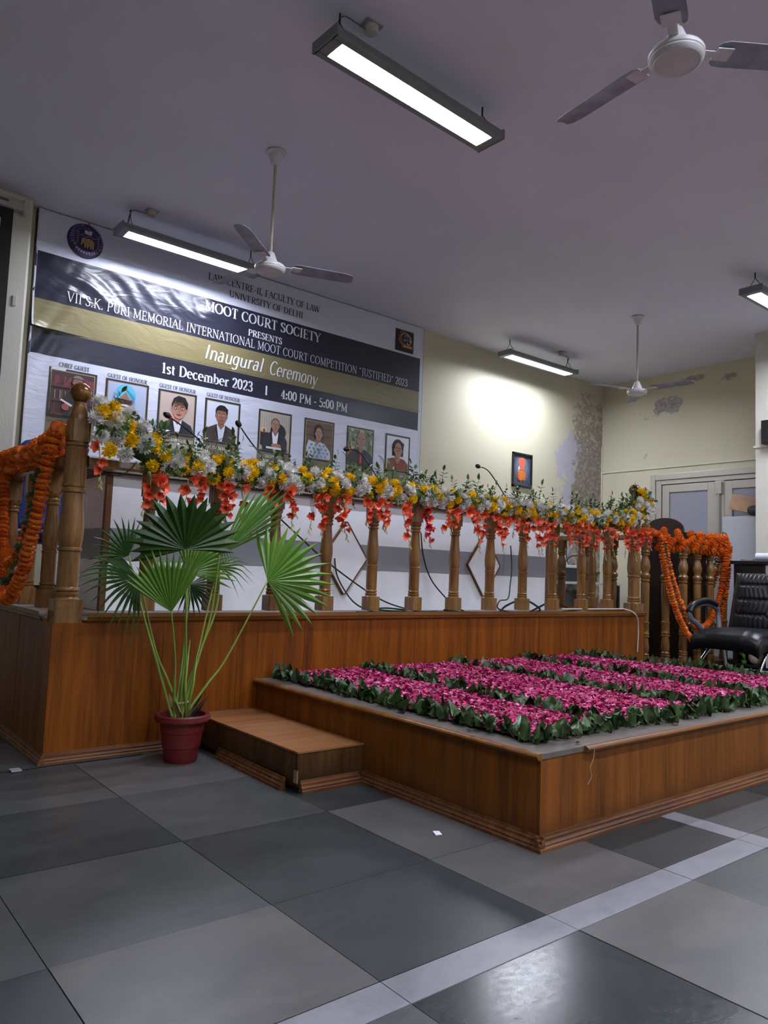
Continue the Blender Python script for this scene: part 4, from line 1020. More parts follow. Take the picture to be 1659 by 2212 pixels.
def motif(name, shapes, cx, cz, s, sx=1.0, label=None):
    mats = []; idx = {}; m = MB()
    for k, (rgb, pts) in enumerate(shapes):
        if tuple(rgb) not in idx: idx[tuple(rgb)] = len(mats); mats.append(flat(rgb, 0.45))
        m.add([pr(cx + u * s * sx, cz + v * s, 1 + 0.25 * k) for u, v in pts], [tuple(range(len(pts)))], idx[tuple(rgb)])
    return part(name, m, mats, banner, label=label)
def ringq(r0, r1, rgb, n=40, a0=0, a1=360):
    o = ell(0, 0, r1, r1, a0, a1, n); i = ell(0, 0, r0, r0, a0, a1, n)
    m = len(o)
    return [(rgb, [o[k], o[(k + 1) % m], i[(k + 1) % m], i[k]]) for k in range(m if a1 - a0 == 360 else m - 1)]
def squiggles(r, a0, a1, n, rgb, h=0.09):
    S = []
    for i in range(n):
        a = math.radians(a0 + (a1 - a0) * (i + 0.5) / n)
        c = Vector((math.cos(a), math.sin(a))); t_ = Vector((-c.y, c.x)); w = abs(math.radians(a1 - a0)) * r / n * 0.36
        for (p0, p1, q0, q1) in ((-1, 1, 0.8, 1.0), (0.2, 0.6, -1, 0.9), (-0.9, -0.1, rp.uniform(-0.9, 0.2), rp.uniform(0.2, 0.6))):
            S.append((rgb, [tuple(c * (r + h * 0.5 * q0) + t_ * w * p0), tuple(c * (r + h * 0.5 * q0) + t_ * w * p1), tuple(c * (r + h * 0.5 * q1) + t_ * w * p1), tuple(c * (r + h * 0.5 * q1) + t_ * w * p0)]))
    return S
PUR = (58, 40, 92); LIL = (146, 132, 178); GOL = (140, 112, 70)
motif('round_seal', [(PUR, ell(0, 0, 1, 1, 0, 360, 48))] + ringq(0.94, 0.97, (34, 24, 58)) + ringq(0.68, 0.70, LIL) + squiggles(0.83, 100, 205, 11, LIL, 0.16) + squiggles(0.83, -25, 80, 11, LIL, 0.16) + squiggles(0.83, 225, 315, 9, (190, 176, 220), 0.16) +
      [(GOL, ell(0.83 * math.cos(math.radians(a)), 0.83 * math.sin(math.radians(a)), 0.08, 0.08, n=12)) for a in (90, 215, 325)] +
      [((206, 202, 214), [(-0.2, 0.24), (0, 0.2), (0.2, 0.24), (0.2, 0.46), (0, 0.42), (-0.2, 0.46)]), (PUR, rc(-0.006, 0.006, 0.2, 0.44)), (LIL, [(0, 0.52), (0.03, 0.58), (0, 0.64), (-0.03, 0.58)])] +
      [(LIL, [(-0.46 + 0.115 * i, 0.08 + 0.05 * math.sin(i * 1.6)), (-0.345 + 0.115 * i, 0.08 + 0.05 * math.sin((i + 1) * 1.6)), (-0.345 + 0.115 * i, 0.12 + 0.05 * math.sin((i + 1) * 1.6)), (-0.46 + 0.115 * i, 0.12 + 0.05 * math.sin(i * 1.6))]) for i in range(8)] +
      [(LIL, ell(s * 0.56, 0.24 - 0.13 * i, 0.075 - 0.006 * i, 0.032, 0, 360, 8)) for s in (-1, 1) for i in range(6)] +
      [((158, 126, 76), ell(0.05, -0.24, 0.30, 0.22, 0, 360, 20)), ((158, 126, 76), ell(-0.22, -0.2, 0.15, 0.17, n=14)), ((140, 110, 64), ell(-0.16, -0.22, 0.07, 0.12, n=10)), ((158, 126, 76), [(-0.36, -0.2), (-0.28, -0.26), (-0.33, -0.5), (-0.39, -0.5)])] +
      [((158, 126, 76), rc(u, u + 0.085, -0.58, -0.3)) for u in (-0.2, -0.06, 0.12, 0.24)], 1.826, 3.676, 0.148, label='round purple seal with a gold elephant, a book and a ring of script')
NVY = (30, 32, 46); ORG = (170, 104, 52)
motif('square_emblem', [(NVY, rc(-1, 1, -1, 1))] + [(ORG, ell(0.68 * math.cos(math.radians(18 * k)), 0.12 + 0.72 * math.sin(math.radians(18 * k)), 0.06, 0.06, n=6)) for k in range(-2, 13)] +
      [(c, [(p[0] * 1, p[1] + 0.1) for p in q]) for c, q in ringq(0.54, 0.66, ORG)] + [(c, [(p[0] * 1, p[1] + 0.1) for p in q]) for c, q in ringq(0.52, 0.56, (206, 182, 120))] +
      [(c, [(p[0], p[1] + 0.1) for p in q]) for c, q in squiggles(0.88, 95, 150, 6, (170, 172, 190), 0.09) + squiggles(0.88, 30, 85, 6, (170, 172, 190), 0.09)] +
      [((196, 196, 206), rc(-0.018, 0.018, -0.36, 0.44)), ((196, 196, 206), rc(-0.14, 0.14, -0.4, -0.34)), ((196, 196, 206), [(-0.34, 0.36), (0, 0.42), (0.34, 0.36), (0.34, 0.33), (0, 0.385), (-0.34, 0.33)])] +
      [((196, 196, 206), [(s * 0.3 + d * 0.13, -0.06), (s * 0.3 + d * 0.15, -0.06), (s * 0.3 + 0.008, 0.35), (s * 0.3 - 0.008, 0.35)]) for s in (-1, 1) for d in (-1, 1)] + [((196, 196, 206), ell(s * 0.3, -0.06, 0.16, 0.1, 180, 360, 10)) for s in (-1, 1)] +
      [(ORG, [(-0.66, -0.62), (-0.56, -0.78), (0.56, -0.78), (0.66, -0.62), (0.5, -0.5), (-0.5, -0.5)]), ((120, 70, 36), [(-0.66, -0.62), (-0.5, -0.56), (-0.5, -0.82), (-0.7, -0.86)]), ((120, 70, 36), [(0.66, -0.62), (0.5, -0.56), (0.5, -0.82), (0.7, -0.86)])] +
      [((214, 190, 130), rc(-0.42 + 0.11 * i, -0.35 + 0.11 * i, -0.7, -0.58)) for i in range(8)], 5.360, 3.628, 0.125, 1.09, label='square navy emblem with scales of justice in a gold ring')

# ------------------------------------------------------------------ small picture on the back wall
t = thing('framed_picture', 'small framed painting of an orange fist on the cream wall', 'picture', (7.476, YB, 2.4))
fx0, fx1, fz0, fz1 = 7.285, 7.668, 2.18, 2.625
fm = MB()
for a in ((fx0, fx1, fz0, fz0 + 0.022), (fx0, fx1, fz1 - 0.022, fz1), (fx0, fx0 + 0.022, fz0, fz1), (fx1 - 0.022, fx1, fz0, fz1)):
    fm.box(a[0], a[1], YB - 0.024, YB - 0.001, a[2], a[3])
part('frame', fm, flat((40, 34, 36), 0.4), t)
def pic(shapes, x0, x1, z0, z1, y):
    mats = []; idx = {}; m = MB()
    for k, (rgb, pts) in enumerate(shapes):
        if tuple(rgb) not in idx: idx[tuple(rgb)] = len(mats); mats.append(flat(rgb, 0.55))
        m.add([(x0 + (x1 - x0) * u, y - 0.0006 * k, z0 + (z1 - z0) * v) for u, v in pts], [tuple(range(len(pts)))], idx[tuple(rgb)])
    return m, mats
OR1, OR2, OR3 = (222, 124, 60), (168, 78, 36), (226, 112, 84)
sh = [((66, 76, 96), rc(0, 1, 0, 1)), ((92, 106, 128), ell(0.5, 0.55, 0.42, 0.42, n=24)), ((112, 128, 150), ell(0.5, 0.6, 0.3, 0.32, n=24)),
      (OR3, ell(0.5, 0.77, 0.2, 0.15, n=22)), (OR3, [(0.36, 0.72), (0.64, 0.72), (0.62, 0.5), (0.42, 0.5)]), ((190, 70, 52), [(0.38, 0.6), (0.44, 0.62), (0.44, 0.52), (0.4, 0.5)]), ((216, 220, 226), [(0.3, 0.6), (0.4, 0.66), (0.36, 0.58), (0.46, 0.56), (0.36, 0.53), (0.3, 0.48), (0.28, 0.54)]),
      (OR2, ell(0.47, 0.33, 0.25, 0.2, n=22)), (OR1, ell(0.44, 0.45, 0.2, 0.06, n=14)), (OR1, ell(0.46, 0.365, 0.22, 0.045, n=14)), (OR1, ell(0.46, 0.285, 0.21, 0.04, n=14)), (OR1, ell(0.47, 0.215, 0.17, 0.035, n=14)), (OR1, [(0.62, 0.2), (0.7, 0.3), (0.7, 0.42), (0.64, 0.46), (0.6, 0.4)]), ((190, 70, 52), rc(0.5, 0.515, 0.74, 0.79))]
m_, mats_ = pic(sh, fx0 + 0.018, fx1 - 0.018, fz0 + 0.018, fz1 - 0.018, YB - 0.006)
part('painting', m_, mats_, t)

# ------------------------------------------------------------------ flowers
def leafm(name, c1, c2, rough=0.35, seedscale=3.0):
    m, nt, b = new_mat(name)
    oi = N(nt, 'ShaderNodeObjectInfo'); tc = N(nt, 'ShaderNodeTexCoord')
    g = N(nt, 'ShaderNodeNewGeometry')
    n = N(nt, 'ShaderNodeTexNoise', i_Scale=seedscale, i_Detail=3.0); nt.links.new(tc.outputs['Object'], n.inputs['Vector'])
    f = math_n(nt, 'ADD', math_n(nt, 'MULTIPLY', oi.outputs['Random'], 0.4), math_n(nt, 'ADD', math_n(nt, 'MULTIPLY', g.outputs['Random Per Island'], 0.4), math_n(nt, 'MULTIPLY', n.outputs['Fac'], 0.3)))
    r = ramp(nt, f, [(0.15, c1), (0.9, c2)])
    nt.links.new(r.outputs[0], b.inputs['Base Color'])
    b.inputs['Roughness'].default_value = rough
    return m
LEAF = leafm('garland_leaf', (28, 54, 20), (82, 116, 42))
LEAFD = leafm('dark_leaf', (20, 36, 20), (66, 94, 48), 0.36)
WHITEP = leafm('white_petal', (214, 212, 206), (244, 243, 238), 0.5)
YELP = leafm('yellow_petal', (232, 182, 4), (252, 220, 16), 0.5)
ORAP = leafm('marigold_petal', (186, 70, 2), (248, 144, 22), 0.55, 40.0)
GLAD = leafm('gladiolus_petal', (212, 62, 30), (244, 116, 78), 0.4, 12.0)
GLADR = leafm('gladiolus_pink_petal', (180, 30, 60), (214, 54, 76), 0.4, 12.0)
BUD = leafm('bud_green', (120, 122, 60), (172, 164, 96), 0.5)

def petal_rings(rings, rnd, width, curl=0.0):
    # rings: (count, elevation deg, length, base radius, base z)
    mb = MB()
    for cnt, el, L, br, bz in rings:
        off = rnd.random() * PI
        for k in range(cnt):
            a = off + 2 * PI * k / cnt + rnd.uniform(-0.15, 0.15)
            e = math.radians(el + rnd.uniform(-9, 9)); l = L * rnd.uniform(0.85, 1.1)
            d = Vector((math.cos(a), math.sin(a), 0)); s = Vector((-math.sin(a), math.cos(a), 0)); z = Vector((0, 0, 1))
            p = d * br + z * bz
            u1 = d * math.cos(e) + z * math.sin(e)
            e2 = e + curl
            u2 = d * math.cos(e2) + z * math.sin(e2)
            nrm = z * math.cos(e) - d * math.sin(e)
            w = width * rnd.uniform(0.85, 1.15)
            m1 = p + u1 * l * 0.55; tip = m1 + u2 * l * 0.45
            mb.add([p, m1 + s * w + nrm * w * 0.4, m1 - nrm * w * 0.1, m1 - s * w + nrm * w * 0.4, tip], [(0, 2, 1), (0, 3, 2), (1, 2, 4), (2, 3, 4)])
    return mb
mums = {}
for key, mat in (('white', WHITEP), ('yellow', YELP)):
    mums[key] = []
    for s in range(3):
        rnd = random.Random(s + (10 if key == 'white' else 40))
        if key == 'white':
            rg = [(20, -18, .036, .010, -.004), (20, 4, .038, .010, .001), (20, 22, .036, .010, .004), (18, 40, .033, .009, .007), (14, 58, .028, .006, .010), (9, 74, .022, .003, .012), (5, 86, .016, .001, .013)]
            mb = petal_rings(rg, rnd, 0.0060, 0.55)
        else:
            rg = [(18, -10, .033, .010, -.002), (18, 12, .034, .010, .003), (16, 32, .031, .009, .007), (14, 52, .027, .007, .010), (10, 70, .022, .004, .012), (5, 86, .018, .001, .013)]
            mb = petal_rings(rg, rnd, 0.0060, 0.35)
        mb.ball((0, 0, 0.002), (0.02, 0.02, 0.014), 8, 5)
        mums[key].append(mb.mesh(key + '_chrysanthemum', mat))

def leaf_shape(mb, base, d, nrm, L, W, bend=0.25):
    d = Vector(d).normalized(); nrm = Vector(nrm); nrm = (nrm - d * nrm.dot(d)).normalized(); s = d.cross(nrm)
    rows = [(0.0, 0.05), (0.25, 0.75), (0.5, 1.0), (0.75, 0.72), (1.0, 0.0)]
    vs = []
    for u, w in rows:
        c = Vector(base) + d * L * u - nrm * bend * L * u * u
        h = W * 0.5 * w
        vs += [c + s * h + nrm * h * 0.35, c, c - s * h + nrm * h * 0.35]
    fs = []
    for i in range(4):
        a = i * 3
        if i < 3: fs += [(a, a + 1, a + 4, a + 3), (a + 1, a + 2, a + 5, a + 4)]
        else: fs += [(a, a + 1, a + 4), (a + 1, a + 2, a + 4)]
    mb.add(vs, fs)

SPR = []
for s in range(5):
    rnd = random.Random(100 + s)
    mb = MB(); L = rnd.uniform(0.10, 0.14)
    pts = [(0, 0, 0), (0.006, 0.004, L * 0.5), (rnd.uniform(-.02, .02), rnd.uniform(-.02, .02), L)]
    mb.tube(pts, [0.0022, 0.0018, 0.001], 5)
    n = 4
    for k in range(n):
        h = L * (0.25 + 0.75 * k / n)
        for sd in (-1, 1):
            a = rnd.uniform(-0.4, 0.4) + k * 0.5 + (PI if sd < 0 else 0)
            d = Vector((math.cos(a), math.sin(a), rnd.uniform(0.4, 1.0)))
            leaf_shape(mb, (0, 0, h), d, (0, 0, 1), rnd.uniform(0.036, 0.05), rnd.uniform(0.018, 0.026))
    leaf_shape(mb, pts[-1], (0.1, 0, 1), (1, 0, 0.2), 0.05, 0.024)
    SPR.append(mb.mesh('leaf_sprig', LEAF, smooth=180))
FERN = []
for s in range(2):
    rnd = random.Random(300 + s); mb = MB()
    P = spline([(0, 0, 0), (0.01, 0, 0.08), (0.05, 0.01, 0.15), (0.10, 0.01, 0.18)], 6)
    mb.tube(P, 0.0015, 4)
    for i, p in enumerate(P[2:]):
        f = 1 - i / len(P)
        for sd in (-1, 1):
            leaf_shape(mb, p, (0.35, sd, 0.3), (0, 0, 1), 0.05 * f + 0.008, 0.008, 0.1)
    FERN.append(mb.mesh('fern_frond', LEAFD))

def floret(seed):
    rnd = random.Random(seed); mb = MB()
    for k in range(6):
        a = 2 * PI * k / 6 + rnd.uniform(-.2, .2)
        d = Vector((math.cos(a), math.sin(a), 0)); s = Vector((-math.sin(a), math.cos(a), 0)); z = Vector((0, 0, 1))
        L = rnd.uniform(0.9, 1.15); sp = rnd.uniform(0.8, 1.25)
        rows = [(0.002, 0.0, 0.003), (0.009 * sp, 0.018, 0.011), (0.020 * sp, 0.032 * L, 0.014), (0.030 * sp, 0.036 * L, 0.006)]
        vs = []
        for r, h, w in rows:
            c = d * r + z * h
            vs += [c + s * w + d * -0.002 + z * rnd.uniform(-.003, .003), c + d * 0.002, c - s * w + d * -0.002 + z * rnd.uniform(-.003, .003)]
        fs = []
        for i in range(3):
            q = i * 3; fs += [(q, q + 1, q + 4, q + 3), (q + 1, q + 2, q + 5, q + 4)]
        mb.add(vs, fs)
    mb.tube([(0, 0, 0), (0, 0, 0.03)], 0.002, 4)
    return mb
FLOR = [floret(s).mesh('floret', GLAD, smooth=180) for s in range(4)]
FLORR = floret(9).mesh('floret', GLADR, smooth=180)

gar = thing('chrysanthemum_garland', 'thick garland of white and yellow chrysanthemums with orange gladioli along the stage railing', 'garland', (3.7, 4.0, 1.5))
rnd = random.Random(21)
core = spline([(1.285, 3.99, 1.76), (1.36, 3.99, 1.70), (1.46, 3.985, 1.635), (1.6, 3.985, 1.585), (1.85, 3.985, 1.562), (2.4, 3.985, 1.560), (3.2, 3.985, 1.563), (4.0, 3.985, 1.553), (5.0, 3.985, 1.545), (5.7, 3.985, 1.55), (6.08, 3.985, 1.585), (6.26, 3.985, 1.66), (6.36, 3.975, 1.76), (6.40, 3.975, 1.83)], 8)
mb = MB().tube(core, 0.05, 10)
part('leafy_core', mb, LEAFD, gar, smooth=True)
samples = resample(core, 0.094)
RN = 0.092
rows = ((82, 0.0), (42, 0.5), (4, 0.0), (-34, 0.5))
nf = 0
for r_i, (el, ph) in enumerate(rows):
    for i, (p, tdir) in enumerate(samples):
        if i + ph > len(samples) - 1: continue
        p2 = p + tdir * 0.094 * ph
        sidev = Vector((0, -1, 0)); upw = tdir.cross(Vector((0, 1, 0))) * -1
        if upw.z < 0: upw = -upw
        e = math.radians(el + rnd.uniform(-9, 9))
        n = sidev * math.cos(e) + upw * math.sin(e)
        yel = (i + r_i) % 2 == 0
        if rnd.random() < 0.12: yel = not yel
        if rnd.random() < 0.07: continue
        n = (n + Vector((rnd.uniform(-.25, .25), rnd.uniform(-.15, .15), rnd.uniform(-.2, .2)))).normalized()
        pos = p2 + n * (RN - 0.026) + Vector((rnd.uniform(-.014, .014), 0, rnd.uniform(-.012, .012)))
        key = 'yellow' if yel else 'white'
        big = 1.0
        if p2.x < 2.2: big = 1.08
        sc = (rnd.uniform(0.98, 1.16) if not yel else rnd.uniform(0.9, 1.08)) * big
        place(key + '_chrysanthemum', rnd.choice(mums[key]), gar, pos, frame_q(n, roll=rnd.random() * 6), sc)
# broad bunch beside the left newel and round the right newel
for (x, z, key, el) in ((1.265, 1.83, 'white', 45), (1.34, 1.815, 'yellow', 50), (1.245, 1.745, 'white', 10), (1.425, 1.80, 'white', 70), (1.335, 1.745, 'yellow', 8), (1.42, 1.735, 'yellow', 30), (1.27, 1.655, 'white', -10), (1.36, 1.655, 'white', -5), (1.315, 1.585, 'yellow', -30), (1.43, 1.655, 'yellow', 0), (1.50, 1.735, 'white', 40), (1.40, 1.575, 'white', -30), (1.52, 1.655, 'white', 5), (1.565, 1.68, 'yellow', 45),
                       (6.40, 1.88, 'white', 60), (6.30, 1.86, 'yellow', 50), (6.36, 1.855, 'yellow', 40), (6.46, 1.83, 'white', 30), (6.43, 1.77, 'yellow', 10), (6.35, 1.79, 'yellow', 10), (6.48, 1.75, 'white', 10), (6.46, 1.69, 'white', -10), (6.40, 1.71, 'white', 0), (6.27, 1.77, 'white', 20), (6.24, 1.71, 'white', 10), (6.42, 1.64, 'white', -20), (6.33, 1.66, 'yellow', -10), (6.27, 1.62, 'yellow', -20), (6.36, 1.60, 'white', -30)):
    e = math.radians(el)
    n = Vector((rnd.uniform(-.2, .2), -math.cos(e), math.sin(e))).normalized()
    place(key + '_chrysanthemum', rnd.choice(mums[key]), gar, (x, 3.925 + 0.03 * math.sin(e), z), frame_q(n, roll=rnd.random() * 6), 1.12 if x < 2 else 0.95)
# leaves tucked between the flowers and standing above them
for i, (p, tdir) in enumerate(resample(core, 0.026)):
    el = math.radians(rnd.uniform(-70, 115))
    n = Vector((rnd.uniform(-.6, .6), -math.cos(el), math.sin(el))).normalized()
    place('leaf_sprig', rnd.choice(SPR), gar, p + n * 0.05, frame_q(n, Vector((1, 0, 0)), rnd.random() * 6), rnd.uniform(0.6, 0.9))
for i in range(66):
    p, tdir = resample(core, 0.05)[rnd.randrange(9, 96)] if False else (core[rnd.randrange(18, len(core) - 12)], None)
    n = Vector((rnd.uniform(-.5, .5), rnd.uniform(-.5, .3), 1)).normalized()
    place('leaf_sprig', rnd.choice(SPR), gar, p + n * rnd.uniform(0.05, 0.085) + Vector((rnd.uniform(-.05, .05), 0.02, 0)), frame_q(n, Vector((1, 0, 0)), rnd.random() * 6), rnd.uniform(0.75, 1.15))
for i in range(26):
    p = core[rnd.randrange(20, len(core) - 12)]
    up_ = rnd.random() < 0.7
    n = Vector((rnd.uniform(-.6, .6), -0.2, 1 if up_ else -0.9)).normalized()
    place('fern_frond', rnd.choice(FERN), gar, p + n * 0.06, frame_q(n, Vector((1, 0, 0)), rnd.random() * 6), rnd.uniform(0.7, 1.0))
# gladiolus spikes hanging below
xsp = [1.27] + sorted(1.52 + 0.105 * i + rnd.uniform(-.055, .055) for i in range(47))
for k, x in enumerate(xsp):
    if x > 6.36: break
    L = rnd.uniform(0.14, 0.30)
    zt = 1.485 if k else 1.60
    lean = rnd.uniform(-.07, .09)
    P = spline([(x, 3.93, zt), (x + lean * 0.3, 3.905, zt - L * 0.5), (x + lean, 3.91, zt - L)], 6)
    sm = MB().tube(P, [0.0035 - 0.0018 * i / (len(P) - 1) for i in range(len(P))], 5)
    for j in range(4):       # green buds towards the hanging tip
        q = P[-1 - j]; sd = -1 if j % 2 else 1
        leaf_shape(sm, q, (sd * 0.35, -0.2, -1), (0, -1, 0), 0.032, 0.011, 0.0)
    sp = part('gladiolus_spike', sm, BUD, gar)
    nfl = rnd.choice((3, 4, 5, 6, 7)) if k else 3
    red = (k == 20)
    for j in range(nfl):
        u = (j + 0.2) / nfl * 0.8
        q = P[min(len(P) - 1, int(u * len(P)))]
        n = Vector((rnd.uniform(-.9, .9), rnd.uniform(-1.0, -.3), rnd.uniform(-1.0, 0.0))).normalized()
        place('floret', FLORR if red else rnd.choice(FLOR), sp, q + n * 0.004, frame_q(n, roll=rnd.random() * 6), (1.12 - 0.45 * u) * rnd.uniform(0.9, 1.25))

# ------------------------------------------------------------------ marigold strings and leaf strings
MG = []
for s in range(3):
    rnd2 = random.Random(60 + s)
    rg = [(17, -38, .007, .029, -.004), (19, -8, .008, .031, -.001), (19, 14, .008, .031, .002), (17, 40, .007, .028, .005), (13, 60, .008, .018, .009)]
    mb = petal_rings(rg, rnd2, 0.0066, -0.6)
    mb.ball((0, 0, 0.0), (0.034, 0.034, 0.0105), 14, 6)
    MG.append(mb.mesh('marigold', ORAP))
def string(name, label, cat, group, path, step, kind='marigold', scale=1.0, jitter=0.0, seed=0, limit=299):
    r = random.Random(seed)
    P = spline(path, 10)
    c = sum((Vector(p) for p in path), Vector()) / len(path)
    t = thing(name, label, cat, (c.x, c.y, min(p[2] for p in path)), 0, group)
    part('thread', MB().tube(P, 0.002, 4), GREYWIRE, t)
    for i, (p, d) in enumerate(resample(P, step)[:limit]):
        p = p + Vector((r.uniform(-1, 1), r.uniform(-1, 1), r.uniform(-1, 1))) * jitter
        if kind == 'marigold':
            dd = (d + Vector((r.uniform(-.2, .2), r.uniform(-.2, .2), r.uniform(-.2, .2)))).normalized()
            place('marigold', r.choice(MG), t, p, frame_q(dd, roll=r.random() * 6), (scale * r.uniform(0.92, 1.08), scale * r.uniform(0.92, 1.08), scale * 1.15))
        else:
            n = Vector((r.uniform(-1, 1), r.uniform(-1, 1), r.uniform(-.6, .6))).normalized()
            dd = (n + d * 0.8).normalized()
            place('leaf', r.choice(RL), t, p, frame_q(dd, d, r.uniform(-.5, .5)), 0.62 * scale * r.uniform(0.9, 1.15))
    return t

# folded dark leaves used for the leaf strings and the petal-bed borders
RL = []
for s in range(5):
    r = random.Random(500 + s); mb = MB()
    L = 0.118; Wd = 0.066; n = 8; vs = []; fs = []
    for i in range(n + 1):
        u = i / n
        w = Wd * 0.5 * math.sin(PI * min(1, u * 0.86 + 0.1)) ** 0.7
        ang = 0.9 + 0.5 * u + r.uniform(-.1, .1)
        z = L * u * (0.75 if s % 2 else 0.6); x = 0.04 * math.sin(u * 2.2 + s) * 0.6
        cr = r.uniform(-.012, .012); ph_ = r.uniform(0, 6)
        for q in (-1, -0.5, 0, 0.5, 1):
            vs.append((x + abs(q) * w * math.sin(ang) * 0.55 + cr * abs(q) + 0.007 * math.sin(q * 7 + i * 1.9 + ph_) * abs(q), q * w * 0.82, z - abs(q) * w * 0.55 + r.uniform(-.005, .005)))
    for i in range(n):
        for k in range(4):
            a = i * 5 + k; fs.append((a, a + 1, a + 6, a + 5))
    mb.add(vs, fs)
    RL.append(mb.mesh('leaf', LEAFD, smooth=180))

MGRP = 'marigold strings on the rails'
# left side rail: two strands wound along the rail, then the hanging loops
def wound(x0, y0, y1, zc, turns, r0, seed, n=90):
    pts = []
    for i in range(n + 1):
        u = i / n; a = 2 * PI * turns * u + seed
        pts.append((x0 + r0 * math.cos(a), y0 + (y1 - y0) * u, zc + r0 * math.sin(a) * 0.75))
    return pts
string('marigold_string', 'orange marigold string wound round the left rail, nearer strand', 'garland', MGRP, wound(1.15, 4.12, 5.85, 1.585, 7, 0.062, 0.4), 0.033, scale=1.02, jitter=0.010, seed=1, limit=299)
string('marigold_string', 'orange marigold string wound round the left rail, upper strand', 'garland', MGRP, [(1.13, 4.10, 1.70), (1.12, 4.3, 1.655), (1.13, 4.7, 1.645), (1.11, 5.2, 1.65), (1.12, 5.8, 1.645)], 0.034, scale=1.05, jitter=0.012, seed=2)
string('marigold_string', 'longest marigold loop hanging from the left rail beside the newel post', 'garland', MGRP, [(1.10, 4.12, 1.66), (1.08, 4.14, 1.52), (1.07, 4.19, 1.30), (1.06, 4.27, 1.10), (1.055, 4.38, 0.93), (1.05, 4.52, 0.815), (1.05, 4.66, 0.775), (1.05, 4.80, 0.82), (1.06, 4.93, 0.93), (1.07, 5.06, 1.12), (1.08, 5.16, 1.36), (1.10, 5.22, 1.62)], 0.031, scale=1.0, jitter=0.003, seed=3)
string('marigold_string', 'shorter inner marigold loop hanging from the left rail', 'garland', MGRP, [(1.085, 4.28, 1.60), (1.085, 4.33, 1.40), (1.08, 4.42, 1.2), (1.075, 4.54, 1.05), (1.075, 4.70, 0.985), (1.07, 4.82, 1.0), (1.07, 4.93, 1.10), (1.075, 5.02, 1.28), (1.085, 5.08, 1.46), (1.10, 5.10, 1.62)], 0.030, scale=0.92, jitter=0.003, seed=4)
string('leaf_string', 'dark leaf string hanging between the marigold loops of the left rail', 'garland', 'leaf strings on the rails', [(1.07, 4.16, 1.60), (1.06, 4.22, 1.45), (1.055, 4.32, 1.23), (1.05, 4.45, 1.03), (1.045, 4.60, 0.90), (1.04, 4.76, 0.865), (1.045, 4.92, 0.92), (1.05, 5.08, 1.08), (1.06, 5.2, 1.35), (1.08, 5.25, 1.60)], 0.026, 'leaf', 0.95, 0.006, 5)
# dock on the right
string('marigold_string', 'marigold string looped in rings along the dock rail', 'garland', MGRP,
       [(6.46, 4.04, 1.50), (6.58, 4.03, 1.505), (6.74, 4.03, 1.49), (6.80, 4.04, 1.45)] + [q for i, x in enumerate((6.92, 7.18, 7.44, 7.63, 7.83, 7.98, 8.08, 8.16)) for q in ((x - 0.06, 4.03, 1.46), (x - 0.01, 4.06, 1.535), (x + 0.05, 4.10, 1.52), (x + 0.06, 4.045, 1.44), (x + 0.01, 4.04, 1.36), (x - 0.02, 4.12, 1.365))], 0.0285, scale=0.95, jitter=0.003, seed=6)
string('marigold_string', 'outer marigold loop hanging from the front of the dock', 'garland', MGRP, [(6.76, 4.02, 1.46), (6.79, 4.01, 1.30), (6.86, 4.0, 1.08), (6.97, 3.995, 0.84), (7.12, 3.99, 0.62), (7.30, 3.985, 0.46), (7.48, 3.98, 0.39), (7.66, 3.98, 0.42), (7.84, 3.985, 0.56), (7.98, 3.99, 0.80), (8.09, 4.0, 1.10), (8.17, 4.02, 1.44)], 0.0295, scale=0.9, jitter=0.003, seed=7)
string('marigold_string', 'inner marigold loop hanging from the front of the dock', 'garland', MGRP, [(6.84, 4.025, 1.44), (6.91, 4.015, 1.22), (7.01, 4.01, 1.0), (7.13, 4.0, 0.80), (7.28, 3.995, 0.65), (7.46, 3.99, 0.575), (7.64, 3.99, 0.60), (7.81, 3.995, 0.74), (7.95, 4.0, 0.96), (8.06, 4.01, 1.22), (8.12, 4.03, 1.46)], 0.0295, scale=0.9, jitter=0.003, seed=8)
string('marigold_string', 'marigold loop hanging down the far side of the dock', 'garland', MGRP, [(8.25, 4.14, 1.5), (8.27, 4.2, 1.2), (8.27, 4.3, 0.92), (8.27, 4.46, 0.72), (8.27, 4.62, 0.74), (8.27, 4.76, 0.95), (8.27, 4.86, 1.2), (8.25, 4.92, 1.46)], 0.0295, scale=0.9, jitter=0.003, seed=9)
string('leaf_string', 'dark leaf string hanging between the two dock marigold loops', 'garland', 'leaf strings on the rails', [(6.80, 4.01, 1.46), (6.85, 3.995, 1.25), (6.94, 3.99, 1.02), (7.06, 3.985, 0.80), (7.20, 3.98, 0.63), (7.38, 3.975, 0.52), (7.58, 3.975, 0.50), (7.76, 3.98, 0.60), (7.92, 3.985, 0.82), (8.05, 3.99, 1.1), (8.14, 4.01, 1.42)], 0.028, 'leaf', 0.7, 0.004, 10)
string('leaf_string', 'dark leaf string hanging down the far side of the dock', 'garland', 'leaf strings on the rails', [(8.24, 4.16, 1.5), (8.245, 4.24, 1.2), (8.245, 4.36, 0.94), (8.245, 4.5, 0.84), (8.245, 4.66, 0.92), (8.245, 4.8, 1.16), (8.24, 4.88, 1.44)], 0.028, 'leaf', 0.7, 0.004, 11)

